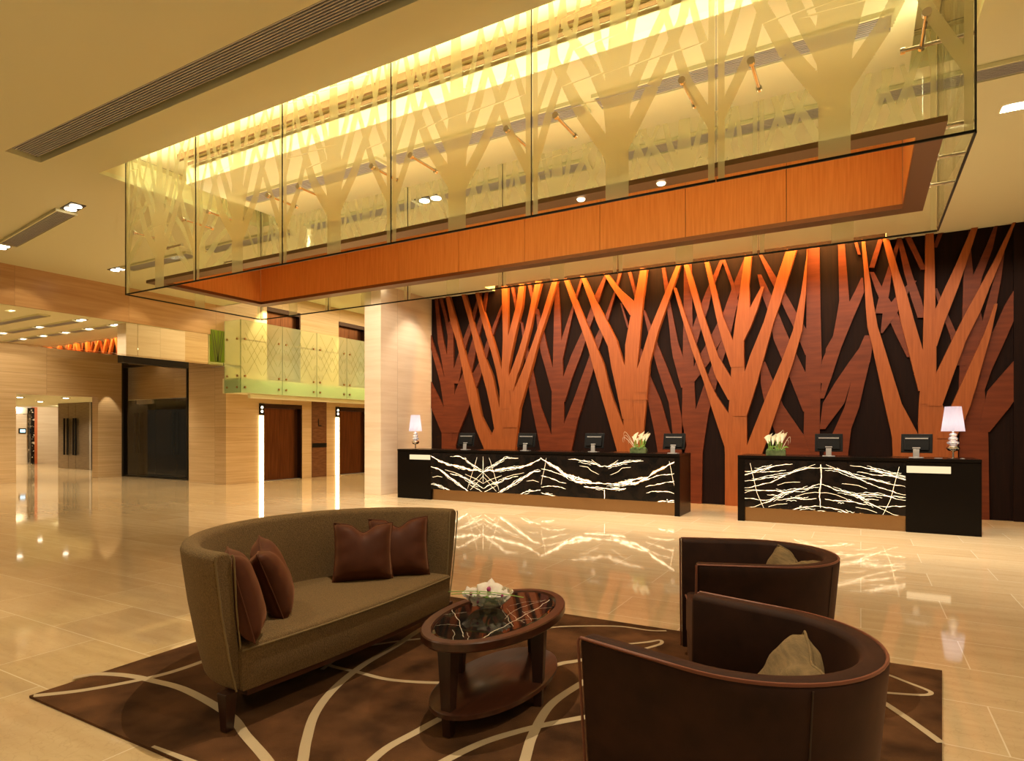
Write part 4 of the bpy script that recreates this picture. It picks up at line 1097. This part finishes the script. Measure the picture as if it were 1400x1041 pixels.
# ------------------------------------------------------------------ tub armchairs (local +x is the front)
def tub(loc, rz, label):
    t = tag(empty('armchair', loc, rz), label, 'armchair', None)
    hw, fx, n = .435, .42, 30
    o2 = [Vector((fx - .40 * i / 6, -hw)) for i in range(6)] + [Vector((.02 - hw * math.sin(PI * i / n), -hw * math.cos(PI * i / n))) for i in range(n + 1)] + [Vector((fx - .40 * (5 - i) / 6, hw)) for i in range(6)]
    pf = [(.060, .05), (.045, .25), (.022, .5), (.004, .70), (0, .745), (.006, .757), (.018, .764), (.065, .764), (.080, .757), (.086, .74), (.090, .5), (.095, .05)]
    rg = shell(o2, [(-a * (1 if nx_ > 0 else -1) * -1 * (1) , z) for a, z in pf]) if False else None
    rings = []
    m_ = len(o2)
    for i, p in enumerate(o2):
        tt = o2[min(i + 1, m_ - 1)] - o2[max(i - 1, 0)]; tt.normalize(); nn = Vector((-tt.y, tt.x))      # inward
        if nn.dot(Vector((-.0, 0)) - p) < 0: nn = -nn
        rings.append([Vector((p.x + nn.x * a, p.y + nn.y * a, z)) for a, z in pf])
    MB().loft(rings, True, True).build('back', M['velvet'], t, smooth=60, bevel=.012)
    # piping along the outer and inner top edge and down the arm fronts
    MB().tube([r_[5] + Vector((0, 0, .003)) for r_ in rings], .006, 6).build('piping', M['velvet_pipe'], t, smooth=60)
    for r_ in (rings[0], rings[-1]):
        MB().tube([q + Vector((.006, 0, 0)) for q in r_[:6]], .0055, 6).build('piping', M['velvet_pipe'], t, smooth=60)
    k_ = 6 + 22
    MB().tube([q + (q - Vector((0, 0, q.z))).normalized() * .001 for q in rings[k_][:5]], .0035, 6).build('back_seam', M['seam'], t, smooth=60)
    # seat
    pl = []
    for p in o2[1:-1]:
        pl.append(Vector((p.x * .80 + .02, p.y * .785)))
    pl = [Vector((.40, pl[0].y))] + pl + [Vector((.40, pl[-1].y))] + [Vector((.415, pl[-1].y * f)) for f in (.6, .2, -.2, -.6)]
    R = lambda z, k: [Vector((p.x * k, p.y * k, z)) for p in pl]
    MB().loft([R(.20, .97), R(.215, .99), R(.39, .99), R(.415, .97), R(.425, .93), R(.43, .5)], True, True).build('seat', M['velvet'], t, smooth=50)
    MB().loft([R(.05, .97), R(.198, .98)], True, True).build('base', M['velvet'], t, smooth=50)
    MB().tube([(.40, y, .40) for y in (-.33, -.1, .1, .33)], .006, 6).build('piping', M['velvet_pipe'], t, smooth=60)
    for x in (.30, -.25):
        for y in (-.28, .28): MB().box(x - .025, x + .025, y - .025, y + .025, 0, .052).build('leg', M['darkwood_leg'], t)
    return t
def chair_from(f0, f1, label):
    """place a chair from its two arm-front corners (world, outer corners)"""
    f0, f1 = Vector(f0), Vector(f1); mid = (f0 + f1) / 2; d = (f1 - f0).normalized(); fwd = Vector((-d.y, d.x))
    c_ = mid - fwd * .42
    return tub((c_.x, c_.y, RH + .004), math.atan2(fwd.y, fwd.x), label), c_, fwd
n_, c_, fw = chair_from((-.855, 1.985), (-.625, 2.835), 'dark brown velvet tub armchair nearest the camera with an olive cushion')
a_ = math.degrees(math.atan2(fw.y, fw.x))
M['cush'] = M['olive_pillow']
q = c_ - fw * .13
place_pillow('olive pillow leaning in the nearest tub armchair', M['cush'], q.x, q.y - .02, zs + .165, a_ + 34, 26, 8, .37, .02, 7, t=.20, crease=1.8)
n_, c_, fw = chair_from((-.770, 3.40), (-1.055, 4.19), 'dark brown velvet tub armchair behind the nearest one, facing the coffee table')
q = c_ - fw * .16
a_ = math.degrees(math.atan2(fw.y, fw.x))
place_pillow('olive pillow in the tub armchair behind the nearest one', M['cush'], q.x, q.y - .03, zs + .16, a_ + 30, 24, 6, .40, .05, 8, t=.2, crease=1.6)
# green stems in the bowl
b = MB(); rnd = random.Random(12)
for k in range(9):
    a, c_ = rnd.uniform(0, 6.28), rnd.uniform(0, 6.28)
    b.tube([(.05 * math.cos(a), .05 * math.sin(a), .022), (.04 * math.cos(c_), .04 * math.sin(c_), .045), (.09 * math.cos(c_), .09 * math.sin(c_), .07)], .005, 6)
o = b.build('cut_stems', M['stalk'], None, smooth=60, loc=(bx, by, TZt)); tag(o, 'tangle of green cut stems lying in the glass bowl on the coffee table', 'stems', kind='stuff')
# ------------------------------------------------------------------ elevators on the lift wall
M['lift'] = pbr('bronze_door', (.17, .066, .026), .30, metal=.85, col2=(.12, .045, .018), scale=3, stretch=(8, 8, .4))
M['lift_dark'] = pbr('bronze_dark', (.035, .015, .008), .25, metal=.7)
M['brownstone'] = pbr('brown_stone', (.16, .066, .028), .25, col2=(.11, .042, .018), scale=4, stretch=(1, 1, 5))
def lift(y0, y1, z0, z1, label, strip=True, lit=True):
    w, h = y1 - y0, z1 - z0
    t = tag(empty('elevator', (XW, (y0 + y1) / 2, z0)), label, 'elevator', None)
    d = -.16
    MB().box(d - .03, d, -w / 2, -.002, .012, h - .13).build('door_panel', M['lift'], t, bevel=.003)
    MB().box(d - .03, d, .002, w / 2, .012, h - .13).build('door_panel', M['lift'], t, bevel=.003)
    MB().box(d - .02, .004, -w / 2 + .006, w / 2 - .006, h - .128, h - .006).build('lintel', M['lift_dark'], t)
    MB().box(d - .02, .006, w / 2 - .05, w / 2 - .006, .0, h - .13).build('jamb', M['lift_dark'], t)
    MB().box(d, -.006, -w / 2 + .006, w / 2 - .055, .001, .010).build('sill', M['silver'], t)
    if strip:
        MB().box(.002, .03, -w / 2 - .17, -w / 2 - .035, .01, h - .36).build('light_strip', M['strip'], t)
        g = MB().box(.002, .035, -w / 2 - .18, -w / 2 - .015, h - .35, h - .0).build('indicator', M['plastic'], t, bevel=.004)
        for k, zz in enumerate((h - .12, h - .24)): MB().lathe([(.001, -.004), (.04, -.004), (.04, .004), (.001, .004)], 14).build('indicator_lamp', M['lamp_soft'], g).matrix_local = Matrix.Translation((.038, -w / 2 - .0975, zz)) @ Matrix.Rotation(PI / 2, 4, 'Y')
    return t
M['lamp_soft'] = emis('lamp_soft', (1, .85, .6), 3.0)
lift(L1a, L1b, 0, ZD, 'bronze elevator on the ground floor nearest the stone pier, with tall light strip')
lift(L2a, L2b, 0, ZD, 'bronze elevator on the ground floor beside the pale return wall, with tall light strip')
lift(U1a, U1b, ZF, ZU, 'dark elevator on the upper level seen over the left of the balcony glass', False)
lift(U2a, U2b, ZF, ZU, 'dark elevator on the upper level seen over the right of the balcony glass', False)
pn = tag(empty('level_sign', (XW, (P0 + P1) / 2, 0)), 'tall brown stone panel with the letter L between the two lower elevators', 'sign')
w = P1 - P0; hp = PX(436, 548, XW).z
MB().box(.001, .02, -w / 2, w / 2, .0, hp).build('stone_panel', M['brownstone'], pn, bevel=.003)
zb_ = PX(436, 609, XW).z
MB().box(.021, .028, -w / 2, w / 2, zb_ - .07, zb_ + .07).build('call_panel', M['plastic'], pn, bevel=.002)
tc_ = D.curves.new('letter', 'FONT'); tc_.body = 'L'; tc_.size = .34; tc_.extrude = .004; tc_.align_x = 'CENTER'; tc_.materials.append(M['plastic'])
tmp_ = D.objects.new('tmp', tc_); me_ = D.meshes.new_from_object(tmp_); D.objects.remove(tmp_); to = D.objects.new('letter', me_); COL.objects.link(to); to.parent = pn; to.location = (.026, 0, PX(434, 583, XW).z); to.rotation_euler = (PI / 2, 0, PI / 2)
# ------------------------------------------------------------------ balcony glass
bal = tag(empty('glass_balustrade', (XBAL, yb0, ZS)), 'tall green glass balustrade with etched branches along the upper lift lobby', 'balustrade')
BO = Vector((XBAL, yb0, ZS)); HB = PX(331, 437, XBAL).z - ZS
def bpane(p0, p1, h, lines, frost=.36, mat='glass_green', seed=0, bolts=True, z0=0.0, par=None):
    """pane between two plan points (world)"""
    p0, p1 = Vector((*p0, ZS + z0)), Vector((*p1, ZS + z0)); d = (p1 - p0); L = d.length; d.normalize(); n = Vector((d.y, -d.x, 0))
    def P(a, z, k): return p0 + d * a + Vector((0, 0, z)) + n * k - BO
    b = MB(); t = .007
    for k in (-t, t): b.add([P(.004, 0, k), P(L - .004, 0, k), P(L - .004, h, k), P(.004, h, k)], [(0, 1, 2, 3)], 0)
    e = [P(.004, 0, -t), P(L - .004, 0, -t), P(L - .004, h, -t), P(.004, h, -t), P(.004, 0, t), P(L - .004, 0, t), P(L - .004, h, t), P(.004, h, t)]
    b.add(e, [(0, 1, 5, 4), (1, 2, 6, 5), (2, 3, 7, 6), (3, 0, 4, 7)], 1)
    g = b.build('glass_panel', [M[mat], M['edge_green']], par or bal)
    if frost: 
        MB().add([P(.008, .004, -t - .002), P(L - .008, .004, -t - .002), P(L - .008, frost, -t - .002), P(.008, frost, -t - .002)], [(0, 1, 2, 3)]).build('frosted_band', M['frost_green'], g, fix=False)
    if lines:
        rnd = random.Random(seed); b = MB()
        def ln(a0, z0_, a1, z1_, w_=.011):
            q0, q1 = Vector((a0, z0_)), Vector((a1, z1_)); dd = (q1 - q0).normalized(); m_ = Vector((-dd.y, dd.x)) * w_ / 2
            b.add([P(*(q0 + m_), t + .001), P(*(q0 - m_), t + .001), P(*(q1 - m_), t + .001), P(*(q1 + m_), t + .001)], [(0, 1, 2, 3)])
        for k in range(3):
            c_ = L * (.12 + .38 * k); 
            for s_ in (-1, 1):
                for zz in (frost + .15, frost + .45, frost + .80):
                    l_ = min((L - .05 - c_) if s_ > 0 else (c_ - .05), L * .40)
                    if l_ < .1: continue
                    ln(c_ + s_ * .03, zz, c_ + s_ * l_, min(h - .05, zz + l_ * 1.5))
        b.build('etched_branches', M['line_green'], g, fix=False)
    if bolts:
        for a in (.13, L - .13):
            for zz in (frost * .42, frost + .10, h * .74):
                o = MB().lathe([(.001, -.03), (.028, -.03), (.03, -.026), (.03, .026), (.028, .03), (.001, .03)], 12).build('bolt', M['bronze'], g, smooth=40)
                o.matrix_local = Matrix.Translation(P(a, zz, 0)) @ n.to_track_quat('Z', 'Y').to_matrix().to_4x4()
    return g
M['edge_green'] = pbr('green_edge', (.05, .12, .04), .15)
jy = [PX(u, 500, XBAL).y for u in (329, 386, 433, 474)]
jy.append(jy[-1] + (jy[-1] - jy[-2])); jy.append(jy[-1] + 1.9)
for i in range(len(jy) - 1): bpane((XBAL, jy[i]), (XBAL, jy[i + 1]), HB, True, seed=i)
bpane((XBAL, yb0 - .0), (XL + .02, yb0 - .0), HB, False, seed=9)
# spot on the mirror band where the balcony glass is reflected
lp = PX(296, 470, XL + .03)

# handrail inside the glass and the pale pelmet under the slab
MB().tube([Vector((XBAL - .09, yb0 + .1, ZS + HB * .74)) - BO, Vector((XBAL - .09, 20.4, ZS + HB * .74)) - BO], .02, 8).build('handrail', M['bronze'], bal, smooth=50)
pel = MB().box(-.06, .06, 0, 9.3, -.12, 0).build('light_pelmet', M['ceiling'], None, bevel=.02, loc=(XBAL - .25, yb0 + .45, ZS))
tag(pel, 'long pale light pelmet under the edge of the upper balcony', 'light pelmet')
# reflection of the balcony glass, modelled as a small lime panel
q0, q1 = PX(288, 470, XL + .012), PX(306.5, 470, XL + .012)
zt0, zt1 = PX(297, 496, XL).z, PX(297, 452, XL).z
gp = tag(empty('lime_reflection', (XL + .015, (q0.y + q1.y) / 2, zt0)), 'lime panel standing in for balcony glass reflected at the end of the mirror band', 'glass panel')
w = q1.y - q0.y
g = MB().box(-.003, .012, -w / 2, w / 2, .01, zt1 - zt0).build('glass_panel', [M['green_bright']], gp, bevel=.002)
b = MB()
for s_, a, c_ in ((0, .0, .3), (0, 0, -.3), (.1, .2, .45), (-.1, -.2, -.45), (.0, .0, .02)):
    q = [Vector((.0135, (s_ + a * .3) * w - .02, .02)), Vector((.0135, (s_ + a * .3) * w + .02, .02)), Vector((.0135, c_ * w + .012, zt1 - zt0 - .02)), Vector((.0135, c_ * w - .012, zt1 - zt0 - .02))]
    b.add(q, [(0, 1, 2, 3)])
b.build('etched_branches', M['line_green'], g, fix=False)
# ------------------------------------------------------------------ dark glazed bay on the wing wall
bay = tag(empty('glazed_bay', ((XA + XB) / 2, 11.5, 0)), 'tall black framed glazed bay with dark double doors inside, beside the stone pier', 'glazed bay')
wb = XB - XA; hb = ZW
F = lambda n, m, x0, x1, y0, y1, z0, z1, bv=.004, par=None: MB().box(x0, x1, y0, y1, z0, z1).build(n, m, par or bay, bevel=bv)
F('frame', M['blackmetal'], -wb / 2, -wb / 2 + .10, -.04, .12, 0, hb); F('frame', M['blackmetal'], wb / 2 - .07, wb / 2 - .003, -.04, .12, 0, hb)
ht_ = PY(213, 499, 11.46).z; F('frame', M['blackmetal'], -wb / 2 + .10, wb / 2 - .07, -.04, .12, ht_, hb - .02); F('threshold', M['blackmetal'], -wb / 2 + .1, wb / 2 - .07, -.03, .10, .001, .05)
F('glass_sheet', M['bay_glass'] if 'bay_glass' in M else M['glass'], -wb / 2 + .10, wb / 2 - .07, .02, .03, .05, ht_, 0)
dz = PY(200, 546, 11.88).z
xd = [-wb / 2 - .75, -wb / 2 + .2, -wb / 2 + 1.2, -wb / 2 + 2.3, wb / 2 - .01]
for i in range(4):
    d_ = MB().box(xd[i] + .006, xd[i + 1] - .006, (.38), .43, .006, dz - .02).build('door_leaf', M['black'], bay, bevel=.004)
    xx = xd[i + 1] - .12 if i % 2 == 0 else xd[i] + .12
    MB().tube([(xx, .34, .75), (xx, .34, 2.1)], .022, 8).build('handle', M['blackmetal'], d_, smooth=50)
MB().box(-wb / 2 + .2, -wb / 2 + 1.1, .33, .379, dz - .16, dz - .03).build('door_closer', M['silver'], bay, bevel=.004)
# ------------------------------------------------------------------ corridor behind the cross wall
XD0, XD1 = PY(80, 600, 12.75).x, PY(124, 600, 12.75).x
M['steel_door'] = pbr('brushed_door', (.26, .20, .13), .35, metal=.8, col2=(.20, .15, .095), scale=3, stretch=(1, 1, 12))
cd = tag(empty('double_door', ((XD0 + XD1) / 2, 12.75, 0)), 'pair of brushed metal double doors with long black handles in the corridor opening', 'door')
xs_ = [PY(u, 600, 12.75).x - (XD0 + XD1) / 2 for u in (80, 94, 104, 124)]
hd = PY(100, 548, 12.75).z
for i, (hm) in enumerate(((.75,), (.12, .88), (.10,))):
    l_ = MB().box(xs_[i] + .01, xs_[i + 1] - .01, -.02, .03, .005, hd).build('door_leaf', M['steel_door'], cd, bevel=.004)
    for f in hm:
        xx = xs_[i] + (xs_[i + 1] - xs_[i]) * f
        MB().tube([(xx, -.07, .55), (xx, -.07, 2.0)], .035, 8).build('handle', M['blackmetal'], l_, smooth=50)
MB().box(xs_[3], xs_[3] + .12, -.05, .05, 0, hd + .05).build('frame', M['silver'], cd, bevel=.004)
MB().box(xs_[3] + .12, xs_[3] + 1.6, -.03, .03, 0, hd + .05).build('dark_panel', M['black'], cd, bevel=.004)
struct(MB().box(XD0 - .25, XC - .35, 12.95, 13.1, 0, 3.0).build('wall_corridor_side', M['trav']))
struct(MB().box(XD0 - .25, XD0 - .15, 13.1, 18, 0, 3.0).build('wall_corridor_return', M['trav_light']))
# far end of the corridor: screens, dark sparkling column and orange panel on the end wall
def fy(u): return PX(u, 600, XE + .05).y
def fz(u, v): return PX(u, v, XE + .05).z
M['orange'] = pbr('orange_panel', (.55, .13, .035), .5); M['screen_lit'] = emis('screen_lit', (.55, .85, 1), 1.6)
def wallbox(name, mat, u0, u1, v0, v1, d, lab, cat):
    y0, y1 = sorted((fy(u0), fy(u1))); z0, z1 = sorted((max(0, fz(u0, v0)), max(0, fz(u0, v1))))
    o = MB().box(0, d, -(y1 - y0) / 2, (y1 - y0) / 2, 0, z1 - z0).build(name, mat, None, bevel=.004, loc=(XE + .002, (y0 + y1) / 2, z0)); tag(o, lab, cat); return o
wallbox('orange_panel', M['orange'], 44, 51, 557, 660, .06, 'narrow orange wall panel at the far end of the corridor', 'wall panel')
M['sparkle'] = pbr('sparkling_tile', (.006, .006, .006), .15, col2=(.55, .50, .40), scale=9, lo=.60, hi=.64)
wallbox('mosaic_column', M['sparkle'], 38.5, 43.5, 558, 660, .30, 'black column with pale flecks beside the orange panel in the far corridor', 'column')
sc_ = wallbox('wall_screen', M['plastic'], 26, 36, 586, 593, .05, 'small lit wall screen at the far end of the corridor', 'screen')
w_ = (fy(34.5) - fy(27.5)); MB().box(.051, .054, -abs(w_) / 2, abs(w_) / 2, .05, abs(fz(30, 587.5) - fz(30, 591.5)) + .05).build('display', M['screen_lit'], sc_)
wallbox('mounted_band', M['brass'], 21, 37, 557, 566, .10, 'brass coloured band high on the far corridor wall', 'wall panel')
for u, v, z in ((27, 543, zo), (90, 544, zo), (55, 549, zo)):
    p = PZ(u, v, z + .02); downlight(p.x, p.y, 'small round downlight in the corridor ceiling beyond the cross wall', z + .02, 0, 'downlights in the corridor ceiling', False)
p = PZ(566, 470, 3); 
downlight(-12.9, 14.6, 'small round downlight in the ceiling of the upper lift lobby', 5.65, 0, None, False)
# tray downlights
for u, v, lab in ((783, 263, 'small round lamp on the near timber tray edge, left of its neighbour'), (897, 242, 'small round lamp on the near timber tray edge, right of its neighbour')):
    q = PZ(u, v, TZ); o = MB().lathe([(.001, -.012), (.03, -.012), (.036, -.002), (.036, 0)], 14).build('tray_lamp', M['lamp_soft'], can, loc=Vector((q.x, TY0 + .08, TZ)) - O_CAN)
# ------------------------------------------------------------------ camera, lights
cam = D.cameras.new('camera'); co = D.objects.new('camera', cam); COL.objects.link(co)
co.location = (0, 0, CH); co.rotation_euler = (PI / 2, 0, YAW)
cam.sensor_fit = 'HORIZONTAL'; cam.sensor_width = 36; cam.lens = FPX / 1400 * 36; cam.shift_y = 69 / 1400; cam.clip_end = 200
sc = bpy.context.scene; sc.camera = co
w = D.worlds.new('world'); sc.world = w; w.use_nodes = True
w.node_tree.nodes['Background'].inputs[0].default_value = (1, .80, .50, 1); w.node_tree.nodes['Background'].inputs[1].default_value = .10
def area(name, loc, size, power, col, rot=(0, 0, 0), spread=180):
    l = D.lights.new(name, 'AREA'); l.shape = 'RECTANGLE'; l.size, l.size_y = size; l.energy = power; l.color = col; l.spread = math.radians(spread)
    o = D.objects.new(name, l); COL.objects.link(o); o.location = loc; o.rotation_euler = rot; return o
def spot(name, loc, tgt, power, col, ang=70, blend=.6, rad=.006):
    l = D.lights.new(name, 'SPOT'); l.energy = power; l.color = col; l.spot_size = math.radians(ang); l.spot_blend = blend; l.shadow_soft_size = rad
    o = D.objects.new(name, l); COL.objects.link(o); o.location = loc
    o.rotation_euler = (Vector(tgt) - Vector(loc)).to_track_quat('-Z', 'Y').to_euler(); return o
WARM, WARM2, COVE, HAL = (1, .76, .42), (1, .82, .56), (1, .88, .52), (1, .84, .64)
# unseen fill light added over the tray lid to brighten the etched glass
area('tray_fill', (-3.9, 5.75, 3.98), (7.6, .25), 22, (1, .90, .58), (PI, 0, 0))
# strip behind the near tray edge that lights the far timber face
area('tray_strip', (-2.2, 4.90, 3.522), (5.0, .018), 10, (1, .80, .45), (math.radians(94), 0, 0))
# cove in the slot round the glass: strips on the outer sides shining inwards
area('cove_light', (-4.0, 4.745, ZC + .20), (9.2, .07), 62, COVE, (math.radians(80), 0, 0))
area('cove_light', (-8.60, 5.9, ZC + .20), (.07, 2.0), 12, COVE, (PI / 2, 0, -PI / 2))
area('cove_light', (.57, 5.9, ZC + .20), (.07, 2.0), 10, COVE, (PI / 2, 0, PI / 2))
# recessed cans behind the canopy whose far rims cut the light on the feature wall in a straight line
for x in CANX:
    spot('can_beam', (x, CANY - .07, ZC + .024), (x, 13, 1.9), 205, HAL, 120, .35, .008)
# warm cove above the feature wall
area('feature_cove', ((MCX0 + MCX1) / 2, 12.60, ZC + .40), (MCX1 - MCX0 - .1, .06), 300, (1, .50, .14), (math.radians(36), 0, 0))
# ceiling downlights of the lobby
for x, y, p in [(-8, 9.3, 370), (-5, 9.3, 370), (-2, 9.3, 380), (1.2, 9.3, 360), (3.5, 9.3, 260), (-12, 5, 300), (-12, 8.5, 300), (-9, 2.5, 90), (-5.5, 1.5, 70), (-2.2, 2.9, 190), (1.7, 2.0, 150), (3.6, 5.2, 130), (-5, -2, 120), (1, -2, 120)]:
    spot('downlight_beam', (x, y, ZC - .03), (x, y, 0), p * 1.6, (1, .87, .70) if y > 9 else WARM2, 82 if y > 9 else 110, .7)
# stone of the return wall
spot('wall_beam', (-8.9, 12.1, ZC - .05), (-9.8, 12.2, 2.0), 90, HAL, 80, .7)
# left bulkhead scallops
for y in (4.0, 6.2, 8.4, 10.3):
    spot('wall_beam', (XL + .9, y, ZC - .03), (XL, y, 3.2), 16, WARM, 80, .5)
# wing, corridor, recess
for x, y in ((-18.5, 9.5), (-18.5, 6.5)): spot('wing_beam', (x, y, ZW - .03), (x, y, 0), 330, WARM2, 120, .8)
for y in (5, 8): spot('wing_washer', (XC + 2.2, y, ZW - .03), (XC, y, 2.6), 110, WARM2, 100, .7)
for x in (-23, -26, -29, -31.5): spot('corridor_beam', (x, 11.5, zo - .02), (x, 11.5, 0), 230, WARM2, 130, .8)
spot('corridor_washer', (-30.6, 13.9, zo - .02), (XE, 14.0, 1.3), 130, WARM2, 110, .8)
spot('pier_beam', (XC + .35, 11.0, zo + .6), (XC, 11.05, .6), 40, WARM2, 50, .4)
spot('recess_beam', ((XA + XB) / 2, 11.62, 3.9), ((XA + XB) / 2, 11.85, 2.9), 22, WARM2, 140, .8)
# lift lobby and balcony
area('lobby_light', (-12.8, 15.5, 5.6), (3.5, 7), 260, WARM)
for y in (PX(362, 480, XW).y, PX(475, 480, XW).y): spot('panel_beam', (XW + .35, y, 5.5), (XW, y, 3.4), 260, (1, .86, .5), 60, .6)
v = sc.view_settings; v.view_transform = 'Standard'; v.look = 'None'; v.gamma = 1; v.use_curve_mapping = False; v.exposure = 0.6
sc.cycles.max_bounces = 10; sc.cycles.transparent_max_bounces = 24; sc.cycles.sample_clamp_indirect = 6; sc.cycles.caustics_reflective = False; sc.cycles.caustics_refractive = False
sc.cycles.use_denoising = True
